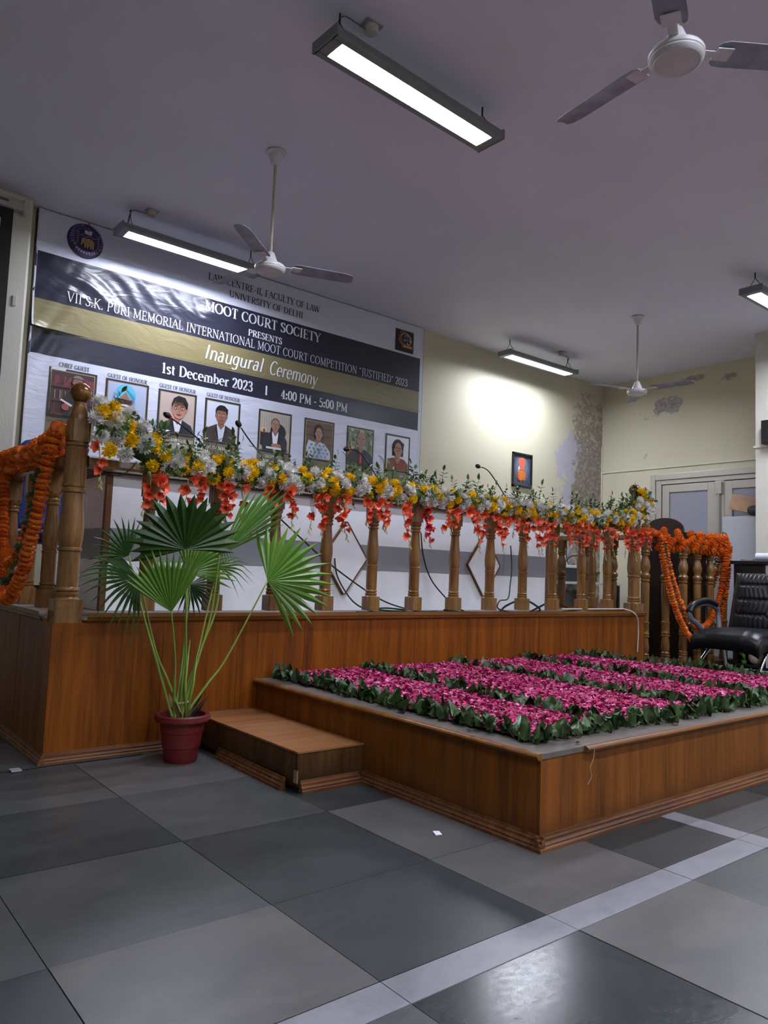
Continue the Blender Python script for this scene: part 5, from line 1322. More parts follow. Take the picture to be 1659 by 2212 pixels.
# ------------------------------------------------------------------ rose petal beds with leaf borders on the low platform
rows_ = [((2.40, 3.93), (2.40, 1.97)), ((3.06, 3.93), (2.92, 1.97)), ((3.90, 3.93), (3.76, 1.97)), ((4.62, 3.93), (4.54, 1.97)), ((5.30, 3.93), (5.56, 1.97))]
names = ['leaf border along the left edge of the low platform', 'leaf border between the first and second petal beds', 'leaf border between the second and third petal beds', 'leaf border between the third and fourth petal beds', 'leaf border along the right edge of the petal beds']
rnd = random.Random(77)
def border(a, b_, label, n, fan=True):
    t = thing('leaf_border', label + ', dark folded leaves', 'leaf border', ((a[0] + b_[0]) / 2, (a[1] + b_[1]) / 2, PZ), 0, 'leaf borders round the petal beds')
    d = (Vector((b_[0], b_[1], 0)) - Vector((a[0], a[1], 0)))
    ang = math.atan2(d.y, d.x)
    for i in range(n):
        u = (i + rnd.uniform(-.3, .3) + 0.5) / n
        p = Vector((a[0], a[1], PZ)) + d * u
        p.x += rnd.uniform(-.02, .02); p.y += rnd.uniform(-.02, .02)
        lean = rnd.uniform(0.2, 1.15) * rnd.choice((1, 1, -1, 0.6))
        q = Quaternion((0, 0, 1), ang + rnd.uniform(-1.1, 1.1) + (PI if rnd.random() < 0.3 else 0)) @ Quaternion((0, 1, 0), lean) @ Quaternion((0, 0, 1), rnd.uniform(-1.0, 1.0))
        s = rnd.uniform(0.72, 1.08)
        place('leaf', rnd.choice(RL), t, p + Vector((0, 0, 0.006 + abs(math.sin(lean)) * 0.022)), q, s)
    return t
for (a, b_), lab in zip(rows_, names): border(a, b_, lab, 110)
border((2.36, 1.955), (5.60, 1.945), 'leaf border along the front edge of the low platform', 165)

PETAL, nt, bs = new_mat('rose_petal')
g = N(nt, 'ShaderNodeNewGeometry'); oi = N(nt, 'ShaderNodeObjectInfo'); at = N(nt, 'ShaderNodeAttribute', attribute_name='pale')
f = math_n(nt, 'FRACT', math_n(nt, 'ADD', g.outputs['Random Per Island'], oi.outputs['Random']))
r = ramp(nt, f, [(0.0, (112, 4, 54)), (0.45, (166, 12, 84)), (0.85, (194, 30, 112)), (1.0, (226, 130, 184))])
nt.links.new(mixc(nt, math_n(nt, 'MULTIPLY', at.outputs['Fac'], 0.75), r.outputs[0], lin((244, 196, 214))), bs.inputs['Base Color'])
bs.inputs['Roughness'].default_value = 0.45
PV = [(0, -0.5, 0.0, 1.0), (-0.46, 0.06, 0.22, 0), (0.02, 0.06, 0.0, 0), (0.46, 0.06, 0.22, 0), (-0.28, 0.5, 0.3, 0), (0.28, 0.5, 0.3, 0)]
PF = [(0, 2, 1), (0, 3, 2), (1, 2, 5, 4), (2, 3, 5)]
def paint_pale(me, vals):
    a = me.attributes.new('pale', 'FLOAT', 'POINT'); a.data.foreach_set('value', vals)
PT = []
for s in range(4):
    rr_ = random.Random(s); k = 0.025
    mb = MB().add([((x + rr_.uniform(-.06, .06)) * k, (y + rr_.uniform(-.06, .06)) * k, z * k * rr_.uniform(0.6, 1.3)) for x, y, z, _ in PV], PF)
    me = mb.mesh('petal', PETAL); paint_pale(me, [p[3] for p in PV]); PT.append(me)
def xrow(i, y):
    (ax, ay), (bx, by) = rows_[i]
    return ax + (bx - ax) * (y - ay) / (by - ay)
bedlab = ['first rose petal bed at the left end of the low platform', 'second rose petal bed from the left on the low platform', 'third rose petal bed from the left on the low platform', 'fourth rose petal bed, furthest right on the low platform']
UNDER = flat((128, 14, 70), 0.7, name='crushed_petals', vary=0.4)
for i in range(4):
    t = thing('petal_bed', bedlab[i] + ', magenta', 'petals', ((xrow(i, 3) + xrow(i + 1, 3)) / 2, 2.9, PZ), 0, 'rose petal beds')
    base = MB()
    ys_ = [1.985 + (3.945 - 1.985) * k / 20 for k in range(21)]
    vs = []
    for y in ys_:
        for k in range(9): vs.append((xrow(i, y) + (xrow(i + 1, y) - xrow(i, y)) * k / 8, y, PZ + 0.012 + rnd.uniform(-.004, .006)))
    base.add(vs, [(a * 9 + k, a * 9 + k + 1, a * 9 + k + 10, a * 9 + k + 9) for a in range(20) for k in range(8)])
    part('crushed_petals', base, UNDER, t, stuff=True)
    heap = MB(); pale = []
    area = 1.9 * (xrow(i + 1, 3) - xrow(i, 3)); cnt = int(area * 7200)
    singles = []
    for k in range(cnt):
        y = rnd.uniform(1.985, 3.945); x = rnd.uniform(xrow(i, y) + 0.02, xrow(i + 1, y) - 0.02)
        z = PZ + 0.012 + rnd.uniform(0, 0.018)
        q = Quaternion((0, 0, 1), rnd.uniform(0, 2 * PI)) @ Quaternion((1, 0, 0), rnd.gauss(0.1, 0.34)) @ Quaternion((0, 1, 0), rnd.gauss(0, 0.32))
        s = rnd.uniform(0.75, 1.2)
        if i == 0 and len(singles) < 295 and y < 2.22 and z > PZ + 0.022:
            singles.append((x, y, z, q, s)); continue
        kk = 0.025 * s
        heap.add([Vector((x, y, z)) + q @ Vector((a * kk, b_ * kk, c * kk)) for a, b_, c, _ in PV], PF)
        pale += [p[3] for p in PV]
    o = part('petals', heap, PETAL, t, stuff=True)
    paint_pale(o.data, pale)
    for (x, y, z, q, s) in singles: place('petal', rnd.choice(PT), t, (x, y, z + 0.003), q, s)
for (x, y, lab) in ((2.33, 2.25, 'loose magenta petal fallen on the left rim of the low platform'), (2.55, 1.868, 'loose magenta petal fallen on the front rim by the broken edge moulding'), (3.3, 1.87, 'loose magenta petal fallen further right on the front rim')):
    o = place('loose_petal', PT[0], None, (x, y, PZ + 0.004), Quaternion((0, 0, 1), x * 6))
    tag(o, lab, 'petal')

# ------------------------------------------------------------------ potted fan palm
POT = flat((100, 20, 22), 0.5, name='red_plastic_pot', vary=0.1)
PALM = leafm('palm_blade', (46, 86, 20), (100, 144, 52), 0.32, 2.0)
PALM_SHADE = leafm('palm_blade_shaded', (24, 54, 14), (50, 88, 28), 0.35, 2.0)  # darker copy of palm_blade, shade of backlit blades put into the colour
STEM = leafm('palm_stem', (96, 128, 48), (142, 164, 72), 0.4, 2.0)
px_, py_ = 1.715, 3.705
palm = thing('potted_palm', 'fan palm in a red plastic pot standing on the floor before the stage', 'plant', (px_, py_, 0))
part('pot', MB().lathe([(0.0, 0.0), (0.078, 0.0), (0.083, 0.008), (0.092, 0.075), (0.096, 0.078), (0.104, 0.15), (0.108, 0.153), (0.114, 0.2), (0.114, 0.204), (0.136, 0.206), (0.14, 0.214), (0.138, 0.236), (0.132, 0.242), (0.116, 0.238), (0.108, 0.19), (0.0, 0.19)], 36, (px_, py_, 0)), POT, palm, smooth=30)
nb = MB()
for k in range(72):
    a = 2 * PI * k / 72; a2 = a + 0.05
    nb.tube([(px_ + 0.1395 * math.cos(a), py_ + 0.1395 * math.sin(a), 0.217), (px_ + 0.139 * math.cos(a2), py_ + 0.139 * math.sin(a2), 0.236)], 0.0016, 4)
part('rope_pattern', nb, POT, palm, smooth=True)
sm = MB().lathe([(0.0, 0.225), (0.05, 0.222), (0.112, 0.212)], 24, (px_, py_, 0))
part('soil', sm, flat((34, 26, 20), 0.95, vary=0.4), palm)
rnd = random.Random(5)
stub = flat((34, 24, 17), 0.8, vary=0.4); stub2 = flat((126, 98, 62), 0.8, vary=0.3)
for k in range(17):
    a = rnd.random() * 6.28; r0 = rnd.uniform(0.01, 0.06); h = rnd.uniform(0.06, 0.16)
    b0 = Vector((px_ + r0 * math.cos(a), py_ + r0 * math.sin(a), 0.212)); d = Vector((math.cos(a) * 0.5, math.sin(a) * 0.5, 1)).normalized()
    m = MB(); leaf_shape(m, b0, d, (math.cos(a), math.sin(a), 0.2), h, 0.026, -0.15)
    part('dry_leaf_base', m, stub if k % 3 else stub2, palm)
tie = MB().tube([(px_ + 0.035 * math.cos(t * 0.7), py_ + 0.035 * math.sin(t * 0.7), 0.30 + 0.006 * math.sin(t)) for t in range(10)], 0.005, 5)
part('tie', tie, flat((190, 172, 130), 0.8), palm)

def fan(hub, tip, spread, n, bend=0.15, split=0.55, droop=0.0, roll=0.0, seed=0, cup=0.12, Lside=0.8):
    r = random.Random(seed)
    hub = Vector(hub); tip = Vector(tip)
    d = (tip - hub); R = d.length; d.normalize()
    view = (Vector((0, 0, 1.0)) - hub).normalized()
    view = (view + Vector((0, 0, roll))).normalized()
    nrm = (view - d * view.dot(d)).normalized(); sd = d.cross(nrm)
    mb = MB()
    S = math.radians(spread); da = 2 * S / n
    for k in range(n):
        a = -S + da * (k + 0.5)
        rel = abs(a) / S
        L = R * (1 - (1 - Lside) * rel ** 1.5) * r.uniform(0.94, 1.05)
        dr = d * math.cos(a) + sd * math.sin(a)
        side = -d * math.sin(a) + sd * math.cos(a)
        sp = L * split * r.uniform(0.9, 1.08)
        us = [0.0, 0.12, 0.3, 0.5, split, split + 0.12, split + 0.26, split + 0.36, 1.0] if split < 0.62 else [0.0, 0.2, 0.45, split, split + 0.12, 1.0]
        us = [u for u in us if u <= 1.0]
        vs = []
        dd = droop * r.uniform(0.6, 1.5)
        for u in us:
            rr_ = u * L
            w = rr_ * math.tan(da / 2) if u <= split else split * L * math.tan(da / 2) * max(0.0, (1 - (u - split) / (1 - split))) ** 0.8
            c = hub + dr * rr_ - nrm * (bend * R * (rel ** 2) * u + cup * R * 0.5 * u * u) + Vector((0, 0, -1)) * dd * R * max(0, u - 0.45) ** 2 * 2.2
            z = nrm * w * 0.42
            vs += [c + side * w - z, c + z, c - side * w - z]
        fs = []
        for i in range(len(us) - 1):
            q = i * 3; fs += [(q, q + 1, q + 4, q + 3), (q + 1, q + 2, q + 5, q + 4)]
        mb.add(vs, fs)
    return mb
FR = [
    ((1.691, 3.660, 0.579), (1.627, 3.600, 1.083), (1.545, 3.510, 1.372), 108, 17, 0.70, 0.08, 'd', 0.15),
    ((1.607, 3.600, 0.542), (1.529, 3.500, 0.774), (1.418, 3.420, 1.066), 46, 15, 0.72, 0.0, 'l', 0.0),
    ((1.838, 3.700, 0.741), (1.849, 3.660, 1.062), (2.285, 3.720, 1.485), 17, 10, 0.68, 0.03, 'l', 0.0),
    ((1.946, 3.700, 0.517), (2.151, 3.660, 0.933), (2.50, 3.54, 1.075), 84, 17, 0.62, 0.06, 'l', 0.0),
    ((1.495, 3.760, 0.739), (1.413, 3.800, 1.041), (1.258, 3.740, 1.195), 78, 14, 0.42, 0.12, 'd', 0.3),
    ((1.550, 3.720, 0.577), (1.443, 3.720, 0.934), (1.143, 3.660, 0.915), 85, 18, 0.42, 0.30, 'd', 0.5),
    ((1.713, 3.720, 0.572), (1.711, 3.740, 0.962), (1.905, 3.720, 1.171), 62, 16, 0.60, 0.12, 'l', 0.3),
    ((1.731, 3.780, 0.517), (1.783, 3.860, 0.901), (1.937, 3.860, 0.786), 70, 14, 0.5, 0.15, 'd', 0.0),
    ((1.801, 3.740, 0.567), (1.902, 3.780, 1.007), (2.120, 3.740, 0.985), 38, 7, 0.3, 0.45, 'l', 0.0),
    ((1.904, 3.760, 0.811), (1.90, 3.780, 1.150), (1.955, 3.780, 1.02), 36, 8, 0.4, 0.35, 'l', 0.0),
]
for k, (c, h, t_, sp, n, split, droop, tone_, roll) in enumerate(FR):
    a = k * 2.3; b0 = Vector((px_ - 0.02 + 0.03 * math.cos(a), py_ + 0.025 * math.sin(a), 0.21))
    P = spline([b0, (b0 + Vector(c)) / 2 + (Vector(c) - b0) * 0.05, Vector(c), Vector(h)], 8)
    st_ = part('frond', MB().tube(P, [0.0085 - 0.0045 * i / (len(P) - 1) for i in range(len(P))], 7), STEM, palm, smooth=180)
    part('fan_blade', fan(h, t_, sp, n, 0.25 if k != 1 else 0.1, split, droop, roll, k, Lside=0.85), PALM_SHADE if tone_ == 'd' else PALM, st_)
for (x, z) in ((1.70, 0.62), (1.745, 0.55)):
    part('young_spear', MB().tube([(px_ + 0.005, py_ - 0.03, 0.21), (x, py_ - 0.04, 0.4), (x + 0.012, py_ - 0.04, z)], [0.008, 0.007, 0.002], 6), STEM, palm, smooth=180)

# ------------------------------------------------------------------ things on and around the bench
def gooseneck(head, mid, base, label, ring):
    t = thing('gooseneck_microphone', label, 'microphone', base, 0, 'bench microphones')
    h, m, b0 = Vector(head), Vector(mid), Vector(base)
    P = spline([b0 + Vector((0, 0, 0.03)), m, h], 12)
    part('gooseneck', MB().tube(P, 0.0055, 8), BLACKG, t, smooth=180)
    d = (h - P[-3]).normalized()
    part('head', MB().ball(h + d * 0.018, (0.021, 0.021, 0.030), 14, 10, rot=frame_q(d).to_matrix()), BLACK, t, smooth=180)
    part('light_ring', MB().tube([h - d * 0.016, h - d * 0.004], 0.0135, 12), flat((200, 40, 36) if ring else (196, 198, 200), 0.3), t, label='red ring' if ring else 'silver ring')
    part('base', MB().box(b0.x - 0.05, b0.x + 0.05, b0.y - 0.07, b0.y + 0.07, b0.z, b0.z + 0.03), BLACK, t, bevel=0.006)
gooseneck((2.02, 4.85, 2.006), (2.26, 4.86, 1.87), (2.42, 4.88, 1.616), 'gooseneck microphone with a red ring, before the third portrait', True)
gooseneck((2.555, 4.85, 2.025), (2.68, 4.86, 1.90), (2.98, 4.88, 1.616), 'gooseneck microphone with a silver collar, right of the fourth portrait', False)
gooseneck((3.533, 4.85, 1.985), (3.69, 4.86, 1.955), (4.0, 4.88, 1.616), 'gooseneck microphone with a red ring, before the seventh portrait', True)
gooseneck((5.051, 4.85, 2.026), (5.22, 4.86, 1.98), (5.60, 4.88, 1.616), 'all black gooseneck microphone against the cream wall', False)

BLUE = flat((22, 48, 120), 0.6, name='blue_chair_fabric')
def blue_chair(x, y, label, rz=0.0):
    t = thing('office_chair', label, 'chair', (x, y, 0.706), rz, 'blue office chairs behind the bench')
    b = MB(); vs = []; fs = []
    nu, nv = 10, 12
    for j in range(nv + 1):
        v = j / nv; z = 0.52 + 0.69 * v
        for i in range(nu + 1):
            u = 2 * i / nu - 1
            w = 0.235 * (1 - 0.25 * max(0, (v - 0.86) / 0.14) ** 2)
            vs.append((u * w, 0.20 + 0.05 * v - 0.03 * (1 - u * u) + 0.02 * math.sin(v * 6), z - 0.03 * u * u * v))
    for j in range(nv):
        for i in range(nu):
            a = j * (nu + 1) + i; fs.append((a, a + 1, a + nu + 2, a + nu + 1))
    m = len(vs)
    b.add(vs, fs); b.add([(p[0], p[1] + 0.05, p[2]) for p in vs], [f[::-1] for f in fs])
    rim = list(range(nu + 1)) + [j * (nu + 1) + nu for j in range(1, nv + 1)] + list(range(nv * (nu + 1) + nu - 1, nv * (nu + 1) - 1, -1)) + [j * (nu + 1) for j in range(nv - 1, 0, -1)]
    b.f += [(rim[i], rim[i] + m, rim[(i + 1) % len(rim)] + m, rim[(i + 1) % len(rim)]) for i in range(len(rim))]; b.m += [0] * len(rim)
    part('backrest', b, BLUE, t, local=True, smooth=180)
    part('seat', MB().ball((0, -0.03, 0.46), (0.25, 0.25, 0.05), 20, 10, e=0.45), BLUE, t, local=True, smooth=180)
    for s in (-1, 1):
        part('armrest', MB().tube([(s * 0.25, 0.1, 0.42), (s * 0.29, 0.1, 0.5), (s * 0.29, 0.08, 0.66), (s * 0.29, -0.18, 0.68)], 0.02, 8).ball((s * 0.29, -0.05, 0.69), (0.03, 0.14, 0.018), 12, 6), BLACK, t, local=True, smooth=180)
    part('gas_stem', MB().lathe([(0.03, 0.08), (0.03, 0.25), (0.02, 0.25), (0.02, 0.42)], 12), BLACK, t, local=True)
    for k in range(5):
        a = 2 * PI * k / 5
        lg = part('foot', MB().tube([(0, 0, 0.11), (0.15 * math.cos(a), 0.15 * math.sin(a), 0.09), (0.27 * math.cos(a), 0.27 * math.sin(a), 0.06)], 0.018, 6), BLACK, t, local=True)
        part('castor', MB().ball((0.27 * math.cos(a), 0.27 * math.sin(a), 0.026), (0.026, 0.026, 0.026), 10, 6), BLACK, lg, local=True)
blue_chair(1.575, 5.74, 'blue office chair left of the bench, seen behind the left newel post', 0.0)
blue_chair(3.42, 5.70, 'blue office chair behind the middle of the bench, under the fifth portrait', 0.1)
blue_chair(4.12, 5.70, 'blue office chair behind the bench, under the sixth portrait', -0.1)
for x, lab in ((2.9, 'clear water bottle on the bench behind the garland, left one'), (3.86, 'clear water bottle on the bench behind the garland, right one')):
    t = thing('water_bottle', lab, 'bottle', (x, 5.0, 1.616))
    gl, g2, gb2 = new_mat('clear_plastic'); gb2.inputs['Transmission Weight'].default_value = 0.9; gb2.inputs['Roughness'].default_value = 0.08; gb2.inputs['Base Color'].default_value = (0.9, 0.95, 1, 1); gb2.inputs['IOR'].default_value = 1.2
    part('body', MB().lathe([(0.0, 0.0), (0.03, 0.0), (0.032, 0.01), (0.031, 0.06), (0.028, 0.08), (0.032, 0.1), (0.031, 0.14), (0.014, 0.175), (0.013, 0.19)], 16, (x, 5.0, 1.616)), gl, t, smooth=True)
    part('cap', MB().lathe([(0.015, 0.186), (0.015, 0.202), (0.012, 0.204)], 14, (x, 5.0, 1.616)), flat((30, 70, 160), 0.4), t)

# cables lying on the stage behind the balusters
def cable(name, pts, r, m, label):
    return solo(name, MB().tube(spline(pts, 10), r, 7), m, label, 'cable', smooth=180)
GRC = flat((24, 66, 48), 0.5)
zf = 0.714
cable('microphone_cable', [(2.68, 4.62, 1.44), (3.0, 4.63, 1.22), (3.25, 4.6, 1.04), (3.7, 4.58, 0.80), (4.0, 4.5, zf), (4.15, 4.4, zf)], 0.006, BLACK, 'black cable running diagonally down the bench front to the stage')
cable('microphone_cable', [(3.31, 4.66, 1.10), (3.33, 4.63, 0.95), (3.40, 4.52, 0.78), (3.50, 4.40, zf), (3.62, 4.33, zf)], 0.006, BLACK, 'black cable hanging from the left diamond of the bench')
cable('microphone_cable', [(4.18, 4.66, 1.35), (4.20, 4.64, 1.15), (4.27, 4.6, 0.95), (4.42, 4.5, 0.76), (4.47, 4.42, zf), (4.36, 4.34, zf), (4.26, 4.42, zf + .012), (4.34, 4.5, zf), (4.46, 4.46, zf + 0.012)], 0.006, BLACK, 'black cable dropping between the diamonds into a loop on the stage')
cable('microphone_cable', [(5.30, 4.66, 1.30), (5.30, 4.64, 1.10), (5.24, 4.6, 0.95), (5.10, 4.5, 0.82), (4.95, 4.46, 0.80), (4.86, 4.4, 0.74), (4.92, 4.32, zf), (5.1, 4.3, zf)], 0.006, GRC, 'green cable hanging right of the second diamond')
cable('coiled_cable', [(3.3, 4.35, zf), (3.6, 4.3, zf), (3.8, 4.38, zf + 0.01), (3.7, 4.5, zf + .02), (3.55, 4.4, zf + .012), (3.9, 4.28, zf), (4.15, 4.34, zf), (4.5, 4.27, zf)], 0.007, GRC, 'dark green cable coil on the stage behind the fourth and fifth balusters')
cable('coiled_cable', [(4.8, 4.32, zf), (5.0, 4.42, zf + 0.05), (5.2, 4.4, zf + 0.1), (5.3, 4.3, zf + 0.02), (5.1, 4.25, zf), (5.4, 4.3, zf + 0.08), (5.6, 4.4, zf + 0.1), (5.75, 4.3, zf), (5.5, 4.24, zf), (5.9, 4.3, zf + 0.02)], 0.009, flat((16, 30, 26), 0.5), 'dark cable coils on the stage at the right end of the bench')
cable('white_cable', [(5.2, 3.99, 0.757), (5.9, 3.985, 0.757), (6.08, 3.945, 0.755), (6.2, 3.915, 0.70), (6.27, 3.938, 0.57), (6.275, 3.948, 0.36)], 0.006, flat((200, 192, 180), 0.5), 'pale cable hanging over the right end of the stage front')
cable('floor_cable', [(-1.2, 4.02, 0.004), (0.5, 3.93, 0.004), (0.98, 3.905, 0.004), (1.15, 3.918, 0.004), (1.6, 3.92, 0.004)], 0.004, BLACK, 'thin black cable along the floor at the left foot of the stage')
solo('tape_patch', MB().box(0.955, 1.0, 3.875, 3.93, 0.0045, 0.0095), flat((168, 170, 182), 0.5), 'white tape patch holding the thin floor cable at far left', 'tape')
t_ = MB().add([(2.070, 2.162, 0.002), (2.098, 2.157, 0.001), (2.105, 2.182, 0.006), (2.075, 2.186, 0.010), (2.070, 2.162, 0.0035), (2.098, 2.157, 0.0025), (2.105, 2.182, 0.0075), (2.075, 2.186, 0.0115)], [(3, 2, 1, 0), (4, 5, 6, 7), (0, 1, 5, 4), (1, 2, 6, 5), (2, 3, 7, 6), (3, 0, 4, 7)])
solo('paper_scrap', t_, flat((225, 226, 232), 0.6), 'small white paper scrap lying on the grey floor tiles', 'paper')
solo('loose_thread', MB().tube(spline([(2.567, 1.800, 0.350), (2.572, 1.806, 0.31), (2.560, 1.812, 0.27), (2.572, 1.815, 0.235), (2.558, 1.82, 0.205)], 6), 0.0018, 5), flat((170, 140, 110), 0.8), 'thread dangling from the broken edge moulding of the low platform', 'thread')

# ------------------------------------------------------------------ lectern in the dock
LXa, LXb, LYa, LYb = 7.52, 7.95, 4.17, 4.69
lec = thing('lectern', 'dark wooden lectern with a curved top standing inside the dock', 'lectern', ((LXa + LXb) / 2, (LYa + LYb) / 2, 0.205))
part('body', MB().box(LXa + 0.03, LXb - 0.04, LYa + 0.03, LYb - 0.03, 0.207, 1.42), W_DARK, lec, bevel=0.005)
part('side_panel', MB().box(LXa, LXb, LYa, LYa + 0.028, 0.207, 1.56), W_DARK, lec, bevel=0.003)
part('side_panel', MB().box(LXa, LXb, LYb - 0.028, LYb, 0.207, 1.56), W_DARK, lec, bevel=0.003)
yc = (LYa + LYb) / 2
arc = [(LYa + 0.03, 1.46), (LYb - 0.03, 1.46)] + [(yc + (LYb - LYa - 0.06) / 2 * math.cos(PI * k / 16), 1.56 + 0.16 * math.sin(PI * k / 16) ** 0.8) for k in range(17)]
part('curved_top', MB().prism(arc, LXa + 0.01, LXa + 0.035, 'x'), wood('lectern_top_wood', (74, 62, 54), (58, 47, 41), (40, 31, 27), (9, 0.8, 9), 0.4), lec, label='lighter curved top panel')
part('reading_board', MB().box(LXa + 0.03, LXb, LYa + 0.03, LYb - 0.03, 1.42, 1.455), W_DARK, lec, bevel=0.004)
part('lectern_cable', MB().tube(spline([(LXa + 0.1, LYb - 0.06, 1.46), (LXa + 0.08, LYb - 0.05, 1.74), (LXa + 0.07, LYb + 0.02, 1.80), (LXa + 0.07, LYb + 0.12, 1.79)], 8), 0.006, 6), BLACK, lec)

# ------------------------------------------------------------------ black leather visitor chair
ch = thing('leather_chair', 'black leather chair with grey loop arms and chrome legs in front of the dock', 'chair', (6.60, 3.13, 0.03), math.radians(177 + 90))
ch.scale = (1.12, 1.12, 1.18)
# local: the sitter faces -y ... local +y is the chair's front after rotation of 90 deg
def padded(nu, nv, fn, th):
    vs = []; fs = []
    for j in range(nv + 1):
        for i in range(nu + 1): vs.append(fn(2 * i / nu - 1, j / nv))
    for j in range(nv):
        for i in range(nu):
            a = j * (nu + 1) + i; fs.append((a, a + 1, a + nu + 2, a + nu + 1))
    m = len(vs)
    mb = MB().add(vs, fs)
    mb.add([(x + th[0], y + th[1], z + th[2]) for x, y, z in vs], [f[::-1] for f in fs])
    rim = list(range(nu + 1)) + [j * (nu + 1) + nu for j in range(1, nv + 1)] + list(range(nv * (nu + 1) + nu - 1, nv * (nu + 1) - 1, -1)) + [j * (nu + 1) for j in range(nv - 1, 0, -1)]
    mb.f += [(rim[i], rim[i] + m, rim[(i + 1) % len(rim)] + m, rim[(i + 1) % len(rim)]) for i in range(len(rim))]; mb.m += [0] * len(rim)
    return mb
rq = random.Random(8)
def backfn(u, v):
    w = 0.255 - 0.02 * v
    z = 0.48 + 0.45 * v
    puff = 0.035 * (1 - u ** 4) * (1 - (2 * v - 1) ** 6)
    for s in (0.30, 0.55, 0.80):
        puff -= 0.016 * math.exp(-((v - s) / 0.02) ** 2) * (1 if abs(u) < 0.72 else 0.2)
    puff -= 0.012 * math.exp(-((abs(u) - 0.72) / 0.05) ** 2)
    if abs(u) < 0.68: puff += 0.005 * math.sin(u * 40 + 3 * math.sin(v * 9))
    return (u * w, 0.24 + 0.10 * v - 0.04 * (1 - u * u) - puff, z)
part('backrest', padded(48, 44, backfn, (0, 0.06, 0)), LEATHER, ch, local=True, smooth=180)
def seatfn(u, v):
    y = -0.28 + 0.52 * v
    z = 0.50 + 0.018 * (1 - u ** 4) - 0.05 * max(0, (0.22 - v) / 0.22) ** 2 - 0.02 * u ** 6
    z -= 0.012 * math.exp(-((abs(u) - 0.62) / 0.04) ** 2)
    return (u * 0.27, y, z)
part('seat', padded(30, 20, seatfn, (0, 0, -0.10)), LEATHER, ch, local=True, smooth=180)
for s in (-1, 1):
    loop = spline([(s * 0.28, 0.16, 0.46), (s * 0.315, 0.20, 0.58), (s * 0.32, 0.18, 0.65), (s * 0.32, 0.02, 0.685), (s * 0.32, -0.17, 0.65), (s * 0.32, -0.20, 0.58), (s * 0.31, -0.12, 0.53), (s * 0.28, -0.04, 0.46)], 8)
    am = part('arm_loop', MB().tube(loop, 0.021, 10), flat((96, 96, 106), 0.4), ch, local=True, smooth=180, label='grey plastic arm loop')
    part('arm_pad', MB().tube(spline([(s * 0.32, 0.17, 0.675), (s * 0.32, 0.02, 0.702), (s * 0.32, -0.15, 0.675), (s * 0.32, -0.215, 0.615)], 8), [0.02] + [0.031] * 22 + [0.027, 0.02], 10) if False else MB().tube(spline([(s * 0.32, 0.17, 0.675), (s * 0.32, 0.02, 0.702), (s * 0.32, -0.15, 0.675), (s * 0.32, -0.215, 0.615)], 8), 0.030, 10), BLACKG, am, local=True, smooth=180)
    part('chrome_leg', MB().tube(spline([(s * 0.22, -0.02, 0.40), (s * 0.24, -0.20, 0.25), (s * 0.26, -0.36, 0.03), (s * 0.26, -0.34, 0.016), (s * 0.26, 0.20, 0.016), (s * 0.25, 0.24, 0.05), (s * 0.22, 0.10, 0.40)], 8), 0.013, 8), CHROME, ch, local=True, smooth=180)
part('under_frame', MB().box(-0.23, 0.23, -0.06, 0.14, 0.39, 0.405), BLACK, ch, local=True)

# ------------------------------------------------------------------ counter on the dais, with papers, and its low shelf
ctr = thing('black_counter', 'tall black-topped counter with an open shelf at the right edge of the photo', 'counter', (7.85, 3.5, 0.17))
cx0, cx1, cy0, cy1 = 7.80, 8.36, 2.75, 3.80
part('counter_top', MB().box(cx0 - 0.02, cx1, cy0, cy1 + 0.02, 1.235, 1.27), BLACKG, ctr, bevel=0.004)
part('upper_box', MB().box(cx0 + 0.02, cx1, cy1 - 0.30, cy1, 0.98, 1.233), BLACK, ctr)
part('pale_panel', MB().box(cx0 + 0.01, cx0 + 0.03, cy0, cy1 - 0.32, 0.20, 1.233), flat((196, 196, 194), 0.5), ctr, label='pale grey panel')
part('lower_shelf', MB().box(cx0, cx1, cy1 - 0.32, cy1, 0.19, 0.21).box(cx0, cx1, cy1 - 0.32, cy1, 0.46, 0.475), BLACK, ctr)
part('upright', MB().box(cx0, cx1, cy1 - 0.02, cy1, 0.17, 0.475), BLACK, ctr)
part('upright', MB().box(cx0, cx1, cy1 - 0.33, cy1 - 0.31, 0.17, 1.233), BLACK, ctr)
part('back_panel', MB().box(cx1 - 0.02, cx1, cy0, cy1, 0.17, 1.233), BLACK, ctr)
part('middle_panel', MB().box(cx0 + 0.15, cx1 - 0.02, cy1 - 0.31, cy1 - 0.02, 0.476, 0.98), flat((150, 150, 150), 0.5), ctr)
roll = MB(); vs = []; fs = []
for k in range(40):
    a = k * 0.33; r = 0.026 + 0.0005 * k
    for y in (3.28, 3.60): vs.append((7.90 + r * math.cos(a), y, 1.318 + r * math.sin(a)))
for k in range(39): fs.append((2 * k, 2 * k + 1, 2 * k + 3, 2 * k + 2))
solo('paper_roll', roll.add(vs, fs), flat((206, 212, 232), 0.5), 'rolled white paper lying on the black counter', 'paper roll', smooth=180)
solo('folder', MB().box(7.86, 8.12, 2.95, 3.22, 1.272, 1.312), flat((70, 68, 68), 0.5), 'dark grey folder lying on the black counter beside the paper roll', 'folder', bevel=0.006)
pp = thing('paper_stack', 'untidy papers on the far end of the black counter', 'papers', (7.95, 3.72, 1.271))
